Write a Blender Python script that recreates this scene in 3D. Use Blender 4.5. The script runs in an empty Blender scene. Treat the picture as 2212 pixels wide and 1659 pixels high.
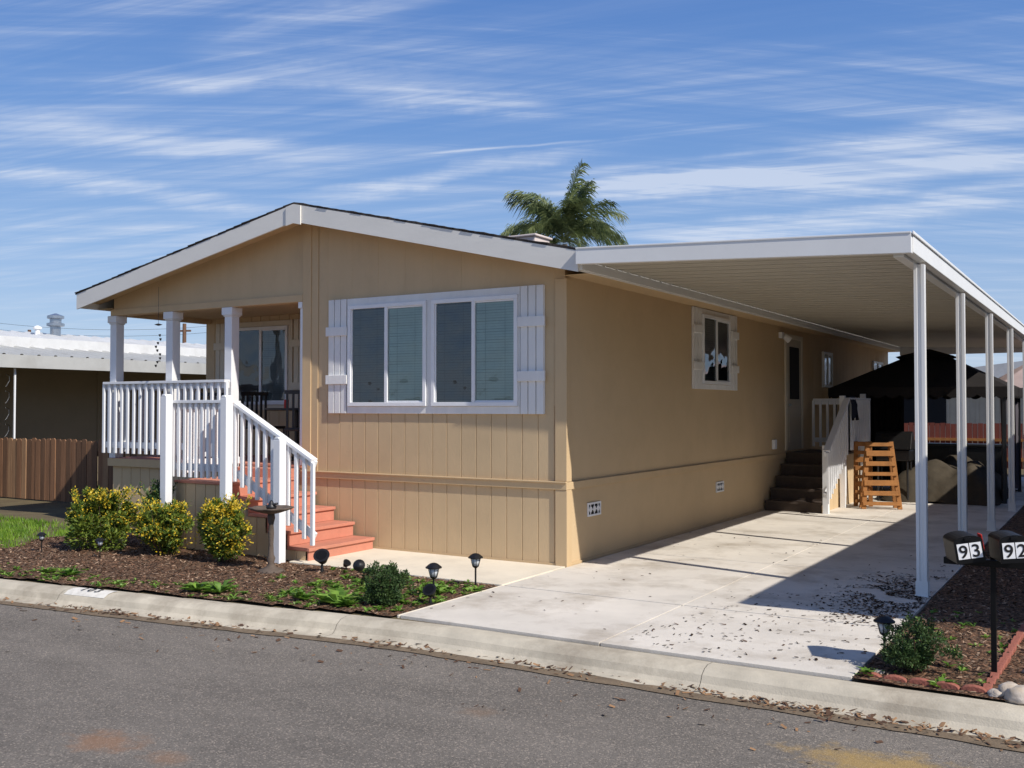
import bpy, bmesh, math, random
from mathutils import Vector, Matrix, noise
R=math.radians
random.seed(7)
scene=bpy.context.scene
COL=scene.collection
# ---------------------------------------------------------------- helpers
def lin(c):
    c/=255.0
    return c/12.92 if c<=0.04045 else ((c+0.055)/1.055)**2.4
def C(r,g,b): return (lin(r),lin(g),lin(b),1)
def sc(c,k): return (min(1,c[0]*k),min(1,c[1]*k),min(1,c[2]*k),1)
def nn(nt,t,x=0,y=0):
    n=nt.nodes.new(t); n.location=(x,y); return n
def mat(name,col,rough=.6,var=.08,scale=3,bump=0,bscale=60,metal=0,spec=.4,col2=None,stretch=None,dirt=0,bdist=.01,dcol=None):
    m=bpy.data.materials.new(name); m.use_nodes=True; nt=m.node_tree; L=nt.links
    p=nt.nodes['Principled BSDF']
    tc=nn(nt,'ShaderNodeTexCoord'); src=tc.outputs['Object']
    if stretch:
        mp=nn(nt,'ShaderNodeMapping'); mp.inputs['Scale'].default_value=stretch
        L.new(src,mp.inputs['Vector']); src=mp.outputs[0]
    n1=nn(nt,'ShaderNodeTexNoise'); n1.inputs['Scale'].default_value=scale; n1.inputs['Detail'].default_value=5; n1.inputs['Roughness'].default_value=.65
    L.new(src,n1.inputs['Vector'])
    cr=nn(nt,'ShaderNodeValToRGB')
    cr.color_ramp.elements[0].position=.3; cr.color_ramp.elements[1].position=.7
    cr.color_ramp.elements[0].color=sc(col,1-var); cr.color_ramp.elements[1].color=col2 if col2 else sc(col,1+var)
    L.new(n1.outputs['Fac'],cr.inputs[0]); out=cr.outputs[0]
    if dirt:
        n3=nn(nt,'ShaderNodeTexNoise'); n3.inputs['Scale'].default_value=1.3; n3.inputs['Detail'].default_value=7; n3.inputs['Roughness'].default_value=.7
        L.new(tc.outputs['Object'],n3.inputs['Vector'])
        r3=nn(nt,'ShaderNodeMapRange'); r3.inputs['From Min'].default_value=.48; r3.inputs['From Max'].default_value=.75; r3.inputs['To Max'].default_value=dirt
        L.new(n3.outputs['Fac'],r3.inputs['Value'])
        mx=nn(nt,'ShaderNodeMix'); mx.data_type='RGBA'; mx.inputs['B'].default_value=dcol or C(104,90,72)
        L.new(r3.outputs[0],mx.inputs['Factor']); L.new(out,mx.inputs['A']); out=mx.outputs['Result']
    L.new(out,p.inputs['Base Color'])
    p.inputs['Roughness'].default_value=rough; p.inputs['Metallic'].default_value=metal
    p.inputs['Specular IOR Level'].default_value=spec
    if bump:
        n2=nn(nt,'ShaderNodeTexNoise'); n2.inputs['Scale'].default_value=bscale; n2.inputs['Detail'].default_value=4
        L.new(src,n2.inputs['Vector'])
        b=nn(nt,'ShaderNodeBump'); b.inputs['Strength'].default_value=bump; b.inputs['Distance'].default_value=bdist
        L.new(n2.outputs['Fac'],b.inputs['Height']); L.new(b.outputs[0],p.inputs['Normal'])
    return m
def cellmat(name,cols,scale,rough=.9,bump=.6,bdist=.02):
    m=bpy.data.materials.new(name); m.use_nodes=True; nt=m.node_tree; L=nt.links
    p=nt.nodes['Principled BSDF']; tc=nn(nt,'ShaderNodeTexCoord')
    nz=nn(nt,'ShaderNodeTexNoise'); nz.inputs['Scale'].default_value=scale*.7
    L.new(tc.outputs['Object'],nz.inputs['Vector'])
    va=nn(nt,'ShaderNodeVectorMath'); va.operation='MULTIPLY_ADD'; va.inputs[1].default_value=(.04,.04,.04)
    L.new(nz.outputs['Color'],va.inputs[0]); L.new(tc.outputs['Object'],va.inputs[2])
    v=nn(nt,'ShaderNodeTexVoronoi'); v.inputs['Scale'].default_value=scale
    L.new(va.outputs[0],v.inputs['Vector'])
    cr=nn(nt,'ShaderNodeValToRGB'); cr.color_ramp.interpolation='CONSTANT'
    el=cr.color_ramp.elements
    for i,c in enumerate(cols):
        e=el[0] if i==0 else (el[1] if i==1 else el.new(i/len(cols)))
        e.position=i/len(cols); e.color=c
    sp=nn(nt,'ShaderNodeSeparateColor'); L.new(v.outputs['Color'],sp.inputs[0]); L.new(sp.outputs[0],cr.inputs[0])
    L.new(cr.outputs[0],p.inputs['Base Color']); p.inputs['Roughness'].default_value=rough; p.inputs['Specular IOR Level'].default_value=.15
    b=nn(nt,'ShaderNodeBump'); b.inputs['Strength'].default_value=bump; b.inputs['Distance'].default_value=bdist
    L.new(v.outputs['Distance'],b.inputs['Height']); b.invert=True; L.new(b.outputs[0],p.inputs['Normal'])
    return m
def leafmat(name,c1,c2,trans=.3,scale=9):
    m=bpy.data.materials.new(name); m.use_nodes=True; nt=m.node_tree; L=nt.links
    p=nt.nodes['Principled BSDF']; tc=nn(nt,'ShaderNodeTexCoord')
    n1=nn(nt,'ShaderNodeTexNoise'); n1.inputs['Scale'].default_value=scale; L.new(tc.outputs['Object'],n1.inputs['Vector'])
    cr=nn(nt,'ShaderNodeValToRGB'); cr.color_ramp.elements[0].position=.35; cr.color_ramp.elements[1].position=.65
    cr.color_ramp.elements[0].color=c1; cr.color_ramp.elements[1].color=c2
    L.new(n1.outputs['Fac'],cr.inputs[0]); L.new(cr.outputs[0],p.inputs['Base Color'])
    p.inputs['Roughness'].default_value=.45; p.inputs['Specular IOR Level'].default_value=.35
    t=nn(nt,'ShaderNodeBsdfTranslucent'); L.new(cr.outputs[0],t.inputs[0])
    mx=nn(nt,'ShaderNodeMixShader'); mx.inputs[0].default_value=trans
    L.new(p.outputs[0],mx.inputs[1]); L.new(t.outputs[0],mx.inputs[2]); L.new(mx.outputs[0],nt.nodes['Material Output'].inputs[0])
    return m
ORI={}
class M:
    def __init__(s,xf=None): s.v=[];s.f=[];s.m=[];s.mi=0;s.xf=xf
    def V(s,p):
        p=Vector(p)
        if s.xf: p=s.xf(p)
        s.v.append(p); return len(s.v)-1
    def F(s,idx): s.f.append(idx); s.m.append(s.mi)
    def poly(s,pts): s.F([s.V(p) for p in pts])
    def box(s,x0,x1,y0,y1,z0,z1):
        i=[s.V((x,y,z)) for z in(z0,z1) for y in(y0,y1) for x in(x0,x1)]
        for q in((0,2,3,1),(4,5,7,6),(0,1,5,4),(2,6,7,3),(0,4,6,2),(1,3,7,5)): s.F([i[k] for k in q])
    def prism(s,pts,ex):
        ex=Vector(ex); a=[s.V(p) for p in pts]; b=[s.V(Vector(p)+ex) for p in pts]; n=len(pts)
        s.F(a[::-1]); s.F(b)
        for k in range(n): s.F([a[k],a[(k+1)%n],b[(k+1)%n],b[k]])
    def beam(s,p0,p1,w,h,up=(0,0,1)):
        p0=Vector(p0);p1=Vector(p1);d=(p1-p0).normalized();up=Vector(up)
        sx=d.cross(up).normalized(); u=sx.cross(d).normalized()
        c=[sx*w/2*a+u*h/2*b for a,b in((-1,-1),(1,-1),(1,1),(-1,1))]
        s.prism([p0+q for q in c],p1-p0)
    def cyl(s,p0,p1,r0,r1=None,n=12):
        r1=r0 if r1 is None else r1
        p0=Vector(p0);p1=Vector(p1);d=(p1-p0).normalized()
        a=d.orthogonal().normalized(); b=d.cross(a)
        A=[];B=[]
        for k in range(n):
            t=2*math.pi*k/n; o=a*math.cos(t)+b*math.sin(t)
            A.append(s.V(p0+o*r0)); B.append(s.V(p1+o*r1))
        s.F(A[::-1]); s.F(B)
        for k in range(n): s.F([A[k],A[(k+1)%n],B[(k+1)%n],B[k]])
    def lathe(s,c,prof,n=20):
        rings=[]
        for r,z in prof:
            rings.append([s.V((c[0]+r*math.cos(2*math.pi*k/n),c[1]+r*math.sin(2*math.pi*k/n),c[2]+z)) for k in range(n)])
        for a,b in zip(rings,rings[1:]):
            for k in range(n): s.F([a[k],a[(k+1)%n],b[(k+1)%n],b[k]])
        s.F(rings[0][::-1]); s.F(rings[-1])
    def build(s,name,mats,parent=None,origin=None,smooth=False,bevel=0,rec=True,label=None,cat=None,kind=None,group=None):
        if not isinstance(mats,(list,tuple)): mats=[mats]
        if origin is None:
            xs=[p.x for p in s.v];ys=[p.y for p in s.v];zs=[p.z for p in s.v]
            origin=Vector(((min(xs)+max(xs))/2,(min(ys)+max(ys))/2,min(zs)))
        origin=Vector(origin)
        me=bpy.data.meshes.new(name); me.from_pydata([tuple(p-origin) for p in s.v],[],s.f)
        for m in mats: me.materials.append(m)
        me.polygons.foreach_set('material_index',s.m)
        if rec:
            bm=bmesh.new(); bm.from_mesh(me); bmesh.ops.recalc_face_normals(bm,faces=bm.faces); bm.to_mesh(me); bm.free()
        if smooth: me.polygons.foreach_set('use_smooth',[True]*len(me.polygons))
        me.update()
        o=bpy.data.objects.new(name,me); COL.objects.link(o)
        put(o,parent,origin)
        if bevel:
            b=o.modifiers.new('bevel','BEVEL'); b.width=bevel; b.segments=2; b.limit_method='ANGLE'
        if label: o['label']=label
        if cat: o['category']=cat
        if kind: o['kind']=kind
        if group: o['group']=group
        return o
def put(o,parent,origin):
    ORI[o.name]=Vector(origin)
    if parent: o.parent=parent; o.location=Vector(origin)-ORI[parent.name]
    else: o.location=Vector(origin)
def thing(name,loc,label,cat,group=None):
    e=bpy.data.objects.new(name,None); e.empty_display_size=.2; COL.objects.link(e); put(e,None,loc)
    e['label']=label; e['category']=cat
    if group: e['group']=group
    return e
def copything(e,loc,rot=0,label=None,scale=1):
    n=e.copy(); COL.objects.link(n); n.location=loc; n.rotation_euler=(0,0,rot); n.scale=(scale,)*3; ORI[n.name]=Vector(loc)
    if label: n['label']=label
    for ch in list(e.children):
        c=ch.copy(); COL.objects.link(c); c.parent=n
        for g in list(ch.children):
            d=g.copy(); COL.objects.link(d); d.parent=c
    return n
def glyph(ch,size,m,extrude=.0008,off=.001,space=1):
    cu=bpy.data.curves.new('num','FONT'); cu.body=ch; cu.size=size; cu.align_x='CENTER'; cu.extrude=extrude; cu.offset=off; cu.space_character=space
    to=bpy.data.objects.new('t',cu); COL.objects.link(to); bpy.context.view_layer.update()
    me=bpy.data.meshes.new_from_object(to.evaluated_get(bpy.context.evaluated_depsgraph_get())); bpy.data.objects.remove(to)
    me.materials.clear(); me.materials.append(m); return me
# ---------------------------------------------------------------- materials
TAN=C(200,174,136)
m_tan=mat('tan_siding',TAN,.75,.05,2.5,.4,90,stretch=(1,1,.2),bdist=.004,dirt=.12)
m_tanw=mat('tan_stucco_wall',TAN,.8,.03,2,.5,120,bdist=.005,dirt=.10)
m_tantrim=mat('tan_trim',C(198,171,132),.7,.05,4,.2,60,stretch=(1,1,.3),bdist=.003)
m_white=mat('white_paint',C(230,230,230),.5,.04,3,.1,40,bdist=.003)
m_whitew=mat('white_wood_paint',C(226,224,220),.6,.07,5,.5,40,stretch=(1,1,.2),bdist=.004)
m_fascia=mat('white_fascia_paint',C(226,222,213),.6,.04,4,.2,40,stretch=(.3,1,1),bdist=.003)
m_alum=mat('white_aluminium',C(229,228,224),.4,.03,2,.05,20,bdist=.002)
m_pan=mat('carport_pan',C(186,180,166),.5,.05,1.5)
m_shing=mat('shingles',C(66,60,56),.95,.3,14,.8,40)
m_terra=mat('terracotta_paint',C(194,128,106),.65,.1,5,.2,50,bdist=.003,dirt=.25,dcol=C(156,116,98))
m_darktread=mat('brown_tread',C(76,64,55),.9,.2,10,.3,60)
m_conc=mat('driveway_concrete',C(212,204,191),.85,.11,1.1,.35,120,dirt=.72,bdist=.006,dcol=C(144,130,110))
m_joint=mat('joint_filler',C(74,66,56),.95,.2,10)
m_kerb=mat('kerb_concrete',C(190,180,160),.9,.18,3,.5,90,dirt=.75,bdist=.006,dcol=C(116,102,84))
m_walk=mat('walkway_concrete',C(222,211,190),.85,.07,2,.25,140,dirt=.25,bdist=.004)
m_soil=mat('soil',C(98,82,62),.95,.3,2,.6,30,col2=C(110,100,70))
m_ground=mat('ground_dirt',C(120,108,88),.95,.2,.3,.3,8)
m_mulch=cellmat('bark_mulch',[C(78,57,44),C(108,81,62),C(55,43,35),C(134,102,79),C(90,68,52),C(106,90,74)],50)
m_chips=[mat('bark_chip',C(118,88,67),.9,.3,20),mat('bark_chip_dark',C(60,46,37),.9,.2,20,spec=.1),mat('bark_chip_pale',C(158,132,108),.9,.2,20)]
m_grass=leafmat('grass_blade',C(86,122,36),C(136,168,58),.3,4)
m_leaf=leafmat('shrub_leaf',C(56,82,32),C(132,146,58),.28,18)
m_leafd=leafmat('shrub_leaf_dark',C(46,70,38),C(86,108,60),.2,14)
m_yel=leafmat('yellow_blossom',C(216,182,36),C(240,212,76),.25,30)
m_weed=leafmat('weed_leaf',C(84,124,42),C(136,170,70),.35,12)
m_stem=mat('stem',C(80,62,46),.9)
m_black=mat('black_plastic',C(26,25,25),.4,.1,10)
m_mbox=mat('mailbox_black_paint',C(17,17,18),.45,.15,10,.1,30,spec=.2)
m_blackm=mat('black_metal',C(34,34,36),.45,.15,10,spec=.5)
m_dark=mat('dark_interior',C(24,24,26),.8)
m_red=mat('red_flag',C(214,50,36),.5)
m_brick=mat('brick_red',C(152,92,76),.85,.2,12,.5,60)
m_stone=mat('pale_stone',C(186,166,140),.9,.2,6,.6,30,col2=C(205,196,186))
m_woods=[mat('fence_wood',C(140,102,74),.85,.25,3,.4,30,stretch=(6,6,.4)),mat('fence_wood_dark',C(114,84,62),.85,.25,3,.4,30,stretch=(6,6,.4)),mat('fence_wood_pale',C(158,122,90),.85,.25,3,.4,30,stretch=(6,6,.4))]
m_redwood=mat('red_fence_wood',C(122,64,52),.85,.2,3,.4,30,stretch=(6,6,.4))
m_pallet=mat('pallet_wood',C(160,108,58),.8,.25,6,.3,40)
m_can=mat('canopy_cloth',C(46,43,42),.9,.12,3,.3,12,spec=.15)
m_can2=mat('canopy_curtain',C(84,80,86),.85,.12,3,.3,12)
m_umb=mat('sunlit_canopy_cloth',C(196,176,174),.85,.08,3,.3,12)  # sunlit tone of the gazebo canopy, put into a separate pale cloth
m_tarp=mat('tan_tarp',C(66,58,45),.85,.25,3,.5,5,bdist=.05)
m_galv=mat('galvanised_metal',C(170,176,182),.3,.1,5,metal=.8)
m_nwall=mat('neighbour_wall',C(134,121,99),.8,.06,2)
m_nroof=mat('white_metal_roof',C(206,206,204),.5,.06,2,dirt=.25)
m_awn=mat('grey_metal_awning',C(176,176,172),.5,.06,2,dirt=.2)
m_bark=mat('palm_bark',C(120,104,86),.95,.3,8,.8,20,stretch=(1,1,4))
m_palm=leafmat('palm_leaf',C(66,82,50),C(126,136,88),.3,2)
m_bb=mat('birdbath_stone',C(92,80,70),.85,.25,14,.5,40)
m_lens=mat('clear_lens',C(190,196,200),.15,.05,10,spec=.8)
m_pink=mat('pinkish_vent_metal',C(210,196,188),.6)
m_pole=mat('utility_pole_wood',C(104,78,60),.9,.2,4)
m_cloth=mat('dark_blue_cloth',C(30,32,46),.9,.2,6)
def asphalt():
    m=mat('asphalt',C(117,110,101),.92,.28,180,.8,170,bdist=.009)
    nt=m.node_tree;L=nt.links;p=nt.nodes['Principled BSDF']; old=p.inputs['Base Color'].links[0].from_socket
    tc=nn(nt,'ShaderNodeTexCoord')
    big=nn(nt,'ShaderNodeTexNoise'); big.inputs['Scale'].default_value=.9; big.inputs['Detail'].default_value=8; big.inputs['Roughness'].default_value=.74
    mp=nn(nt,'ShaderNodeMapping'); mp.inputs['Scale'].default_value=(.5,1.3,1); L.new(tc.outputs['Object'],mp.inputs[0]); L.new(mp.outputs[0],big.inputs['Vector'])
    r=nn(nt,'ShaderNodeMapRange'); r.inputs['From Min'].default_value=.3; r.inputs['From Max'].default_value=.7; r.inputs['To Min'].default_value=.66; r.inputs['To Max'].default_value=1.24
    L.new(big.outputs['Fac'],r.inputs['Value'])
    mu=nn(nt,'ShaderNodeMix'); mu.data_type='RGBA'; mu.blend_type='MULTIPLY'; mu.inputs['Factor'].default_value=1
    L.new(old,mu.inputs['A']); L.new(r.outputs[0],mu.inputs['B']); out=mu.outputs['Result']
    vo=nn(nt,'ShaderNodeTexVoronoi'); vo.inputs['Scale'].default_value=115; L.new(tc.outputs['Object'],vo.inputs['Vector'])
    sp=nn(nt,'ShaderNodeSeparateColor'); L.new(vo.outputs['Color'],sp.inputs[0])
    for ch,lo,col in((0,.8,C(178,164,148)),(1,.84,C(70,65,60))):
        g=nn(nt,'ShaderNodeMapRange'); g.inputs['From Min'].default_value=lo; g.inputs['From Max'].default_value=lo+.1; g.inputs['To Max'].default_value=.5
        L.new(sp.outputs[ch],g.inputs['Value'])
        mf=nn(nt,'ShaderNodeMix'); mf.data_type='RGBA'; mf.inputs['B'].default_value=col; L.new(g.outputs[0],mf.inputs['Factor']); L.new(out,mf.inputs['A']); out=mf.outputs['Result']
    wob=nn(nt,'ShaderNodeTexNoise'); wob.inputs['Scale'].default_value=7; wob.inputs['Detail'].default_value=8; wob.inputs['Roughness'].default_value=.75; L.new(tc.outputs['Object'],wob.inputs['Vector'])
    for (cx,cy,rad,col,st,sx) in((-4.75,3.5,.18,C(152,108,72),.5,.7),(-4.25,3.5,.1,C(148,108,74),.4,.7),(-1.02,5.32,.26,C(178,146,84),.7,.5),(-3.3,5.0,.1,C(138,108,80),.35,.7),(-2.2,4.2,.08,C(148,112,76),.3,.6)):
        mp=nn(nt,'ShaderNodeMapping'); mp.vector_type='POINT'; mp.inputs['Location'].default_value=(-cx*sx,-cy,0); mp.inputs['Scale'].default_value=(sx,1,0)
        L.new(tc.outputs['Object'],mp.inputs[0])
        ln=nn(nt,'ShaderNodeVectorMath'); ln.operation='LENGTH'; L.new(mp.outputs[0],ln.inputs[0])
        ad=nn(nt,'ShaderNodeMath'); ad.operation='MULTIPLY_ADD'; L.new(wob.outputs['Fac'],ad.inputs[0]); ad.inputs[1].default_value=-rad*3; ad.inputs[2].default_value=rad*1.5
        a2=nn(nt,'ShaderNodeMath'); a2.operation='ADD'; L.new(ln.outputs['Value'],a2.inputs[0]); L.new(ad.outputs[0],a2.inputs[1])
        mr=nn(nt,'ShaderNodeMapRange'); mr.inputs['From Min'].default_value=rad*.3; mr.inputs['From Max'].default_value=rad*1.1; mr.inputs['To Min'].default_value=st; mr.inputs['To Max'].default_value=0
        L.new(a2.outputs[0],mr.inputs['Value'])
        mx=nn(nt,'ShaderNodeMix'); mx.data_type='RGBA'; mx.inputs['B'].default_value=col; L.new(mr.outputs[0],mx.inputs['Factor']); L.new(out,mx.inputs['A']); out=mx.outputs['Result']
    L.new(out,p.inputs['Base Color']); return m
m_asph=asphalt()
def glassmat():
    m=bpy.data.materials.new('window_glass'); m.use_nodes=True; nt=m.node_tree; L=nt.links
    nt.nodes.remove(nt.nodes['Principled BSDF'])
    t=nn(nt,'ShaderNodeBsdfTransparent'); t.inputs[0].default_value=(.86,.92,.90,1)
    g=nn(nt,'ShaderNodeBsdfGlossy'); g.inputs['Roughness'].default_value=.02; g.inputs[0].default_value=(.9,.95,1,1)
    tc=nn(nt,'ShaderNodeTexCoord'); n=nn(nt,'ShaderNodeTexNoise'); n.inputs['Scale'].default_value=1.8; L.new(tc.outputs['Object'],n.inputs['Vector'])
    b=nn(nt,'ShaderNodeBump'); b.inputs['Strength'].default_value=.35; b.inputs['Distance'].default_value=.05; L.new(n.outputs['Fac'],b.inputs['Height']); L.new(b.outputs[0],g.inputs['Normal'])
    f=nn(nt,'ShaderNodeFresnel'); f.inputs['IOR'].default_value=1.5
    mr=nn(nt,'ShaderNodeMath'); mr.operation='MULTIPLY_ADD'; mr.inputs[1].default_value=1.2; mr.inputs[2].default_value=.02; L.new(f.outputs[0],mr.inputs[0])
    x=nn(nt,'ShaderNodeMixShader'); L.new(mr.outputs[0],x.inputs[0]); L.new(t.outputs[0],x.inputs[1]); L.new(g.outputs[0],x.inputs[2])
    L.new(x.outputs[0],nt.nodes['Material Output'].inputs[0]); return m
m_glass=glassmat()
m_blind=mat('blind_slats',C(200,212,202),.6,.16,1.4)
m_blindd=mat('blind_slats_shaded',C(110,111,111),.6,.14,1.4)  # darker copy of the slats, shade painted into the colour
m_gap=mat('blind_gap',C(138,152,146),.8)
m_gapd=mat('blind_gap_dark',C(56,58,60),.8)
# ---------------------------------------------------------------- terrain & street
H=1.7
def ky(x):
    d=max(0,-4.5-x); return 6.4-.12*d*min(1,(d+1.0)/2.5)
g=M(); g.poly([(-400,-400,-.16),(400,-400,-.16),(400,400,-.16),(-400,400,-.16)])
g.build('ground',m_ground,kind='structure',origin=(0,0,0),rec=False)
xs=[-120,-60,-40]+[-30+i*.5 for i in range(62)]+[2,10,40,120]
g=M()
for a,b in zip(xs,xs[1:]):
    g.poly([(a,ky(a)-8.5,-.12),(b,ky(b)-8.5,-.12),(b,ky(b)-.42,-.12),(a,ky(a)-.42,-.12)])
g.build('road',m_asph,kind='structure',origin=(0,0,0),rec=False)
g=M()
for a,b in zip(xs,xs[1:]):
    g.poly([(a,ky(a)-.02,-.004),(b,ky(b)-.02,-.004),(b,60,-.004),(a,60,-.004)])
g.build('yard',m_soil,kind='structure',origin=(0,0,0),rec=False)
g=M(); g.poly([(-120,60,-.01),(120,60,-.01),(120,300,-.01),(-120,300,-.01)]); g.build('far_ground',m_ground,kind='structure',origin=(0,0,0),rec=False)
g=M(); prof=[(0.0,-.05),(0,.0),(-.09,.004),(-.15,-.008),(-.20,-.04),(-.225,-.085),(-.255,-.108),(-.44,-.116),(-.44,-.15)]
x=-60.3
while x<60:
    L_=3.05; a=x+.002; b=x+L_-.002; n=12 if -32<x<3 else 1
    P=[]
    for k in range(n+1):
        xx=a+(b-a)*k/n
        P.append([g.V((xx,ky(xx)+o+.003*noise.noise(Vector((xx*3,o*9,5)))*(0<-o<.42),z+ (.003*noise.noise(Vector((xx*2,o*9,0))))) ) for o,z in prof])
    for r0,r1 in zip(P,P[1:]):
        for k in range(len(prof)-1): g.F([r0[k],r1[k],r1[k+1],r0[k+1]])
    x+=L_
g.build('kerb',m_kerb,kind='structure',origin=(0,0,0),rec=False)
g=M(); random.seed(77)
prev=None; x=-30
while x<4:
    a=.05+.08*abs(noise.noise(Vector((x*1.1,0,0))))+.02*random.random()
    cur=(g.V((x,ky(x)-.43-a*.6,-.1135)),g.V((x,ky(x)-.43+a*1.1,-.1115)))
    if prev: g.F([prev[0],cur[0],cur[1],prev[1]])
    prev=cur; x+=.09
g.build('gutter_dirt',mat('gutter_silt',C(116,100,80),.95,.3,9,.6,60),kind='structure',origin=(0,0,0),rec=False)
g=M()
ysp=[6.41,8.0,10.6,13.2,15.8,18.4,21,23.6,27]
for y0,y1 in zip(ysp,ysp[1:]):
    for x0,x1 in((-5.0,-3.2),(-3.2,-1.45)):
        g.box(x0+.005,x1-.005,y0+.011,y1-.011,-.03,.022)
g.mi=1
for y in ysp[1:-1]: g.box(-4.99,-1.46,y-.0105,y+.0105,-.03,.015)
g.build('driveway',[m_conc,m_joint],kind='structure',origin=(0,0,0),bevel=.003)
g=M(); g.box(-5.03,-5.006,6.42,9.0,-.02,.02); g.box(-7.75,-5.012,8.0,9.262,-.02,.028); g.build('walkway_path',m_walk,kind='structure',bevel=.006)
def hz(x,y): return .012+.022*(noise.noise(Vector((x*1.7,y*1.7,3)))+.4)+.012*noise.noise(Vector((x*9,y*9,1)))
def bed(name,inside,x0,x1,y0,y1,st,mt,bump=1):
    g=M(); idx={}
    nx=int((x1-x0)/st); ny=int((y1-y0)/st)
    def v(i,j):
        if (i,j) not in idx:
            x=x0+i*st;y=y0+j*st
            idx[(i,j)]=g.V((x,y,max(.003,hz(x,y))*bump))
        return idx[(i,j)]
    for i in range(nx):
        for j in range(ny):
            if inside(x0+(i+.5)*st,y0+(j+.5)*st): g.F([v(i,j),v(i+1,j),v(i+1,j+1),v(i,j+1)])
    return g.build(name,mt,kind='structure',origin=(0,0,0),smooth=True,rec=False)
def in_left(x,y):
    if y<ky(x)+.01: return False
    if x>-5.03: return False
    if x>-7.76 and y>7.99: return False
    if x<-11.6+.25*math.sin(y*3) and y>7.0+.15*math.sin(x*2): return False
    return y<9.25
bed('mulch_ground',in_left,-18,-5,4.5,9.3,.06,m_mulch)
def in_right(x,y): return y>6.42 and x>-1.445 and y<26
bed('mulch_strip_ground',in_right,-1.44,.6,6.4,26,.07,m_mulch,)
g=M(); random.seed(3)
for i in range(19000):
    x=random.uniform(-19,-11.4); y=random.uniform(6.9,9.0)
    if x>-11.5+.3*math.sin(y*3): continue
    if noise.noise(Vector((x*1.3,y*1.3,0)))<-.2 and random.random()<.7: continue
    a=random.uniform(0,6.28);h=random.uniform(.03,.085);w=.007
    dx,dy=math.cos(a)*w,math.sin(a)*w; lx,ly=random.uniform(-.03,.03),random.uniform(-.03,.03)
    g.poly([(x-dx,y-dy,0),(x+dx,y+dy,0),(x+lx,y+ly,h)])
g.build('grass',m_grass,kind='stuff',rec=False)
def chips(name,pts,mats,s0,s1,flat=.5):
    g=M()
    for (x,y,z) in pts:
        g.mi=random.randrange(len(mats))
        a=random.uniform(0,6.28); l=random.uniform(s0,s1); w=l*random.uniform(.25,.6)
        ca,sa=math.cos(a),math.sin(a); t=random.uniform(-flat,flat)*l; t2=random.uniform(-flat,flat)*w
        q=[(-l/2,-w/2,-t/2-t2/2),(l/2,-w/3,t/2-t2/2),(l/2,w/2,t/2+t2/2),(-l/2,w/3,-t/2+t2/2)]
        zb=z+abs(t)/2+abs(t2)/2+.002
        g.poly([(x+u*ca-v*sa,y+u*sa+v*ca,zb+h) for u,v,h in q])
    return g.build(name,mats,kind='stuff',rec=False)
pts=[]
while len(pts)<13000:
    x=random.uniform(-13,-5.05);y=random.uniform(5.3,9.2)
    if in_left(x,y): pts.append((x,y,max(.003,hz(x,y))))
while len(pts)<17500:
    x=random.uniform(-1.42,-.1);y=random.uniform(6.45,13)
    pts.append((x,y,max(.003,hz(x,y))))
chips('bark_chips',pts,m_chips,.010,.036)
pts=[]
cl=[(random.uniform(-9,-.5)) for _ in range(9)]+[-2.0,-1.6,-3.4]
for i in range(950):
    x=random.choice(cl)+random.gauss(0,.22) if random.random()<.72 else random.uniform(-11,0)
    y=ky(x)-.34-random.gauss(0,.055); pts.append((x,y,-.112))
for i in range(170):
    x=random.uniform(-10,0); pts.append((x,ky(x)-.48-abs(random.gauss(0,.35)),-.119))
m_dl=[mat('dry_leaf',C(146,112,80),.9,.25,20),mat('dry_leaf_dark',C(88,64,47),.9,.2,20)]
chips('gutter_leaf_litter',pts,m_dl,.012,.052,.35)
pts=[]
for i in range(3400):
    x=random.gauss(-1.72,.26);y=random.gauss(9.35,.75)
    if -2.9<x<-1.46 and y>7.9 and noise.noise(Vector((x*3,y*3,2)))>-.18: pts.append((x,y,.023))
for i in range(300):
    x=random.uniform(-3.1,-1.5);y=random.uniform(6.5,9); pts.append((x,y,.023))
for i in range(90):
    x=random.uniform(-5,-3);y=random.uniform(6.5,13); pts.append((x,y,.023))
m_lit=mat('dark_leaf_litter',C(52,40,32),.95,.25,20,spec=.05)
chips('driveway_leaf_litter',pts,[m_lit,m_lit,m_dl[1]],.012,.040,.22)
# ---------------------------------------------------------------- house
XR,XL,YF,YB=-5.02,-12.45,9.27,26.4
XC=-8.57; XP=-8.75; YP=10.97; EX0,EX1=-12.80,-4.67; YR=8.92; ZPK=4.18
def rz(x): return ZPK-(ZPK-3.29)*(x-XC)/(EX1-XC) if x>XC else ZPK-(ZPK-3.33)*(XC-x)/(XC-EX0)
house=thing('mobile_home',(XC,(YF+YB)/2,0),'tan single-storey manufactured home with white trim and front porch','house')
def gwall(g,axis,a0,a1,pos,zb,zt,out,pitch=.2,gw=.012,gd=.009,brk=()):
    us=[a0]; n=int((a1-a0)/pitch)+1; ds=[0]
    for k in range(1,n):
        u=a0+k*pitch
        if u+gw>=a1: break
        us+= [u-gw/2,u-gw/2+.003,u+gw/2-.003,u+gw/2]; ds+=[0,gd,gd,0]
    us.append(a1); ds.append(0)
    for b in brk:
        if a0<b<a1:
            for k in range(len(us)-1):
                if us[k]<b<us[k+1]-1e-6: us.insert(k+1,b); ds.insert(k+1,(ds[k]+ds[k+1])/2 ); break
    B=[];T=[]
    for u,d in zip(us,ds):
        p=pos-out*d
        if axis=='x': B.append(g.V((u,p,zb)));T.append(g.V((u,p,zt(u) if callable(zt) else zt)))
        else: B.append(g.V((p,u,zb)));T.append(g.V((p,u,zt)))
    for k in range(len(us)-1):
        q=[B[k],B[k+1],T[k+1],T[k]]
        g.F(q if (axis=='x')==(out<0) else q[::-1])
g=M()
und=lambda x: rz(x)-.10
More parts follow.
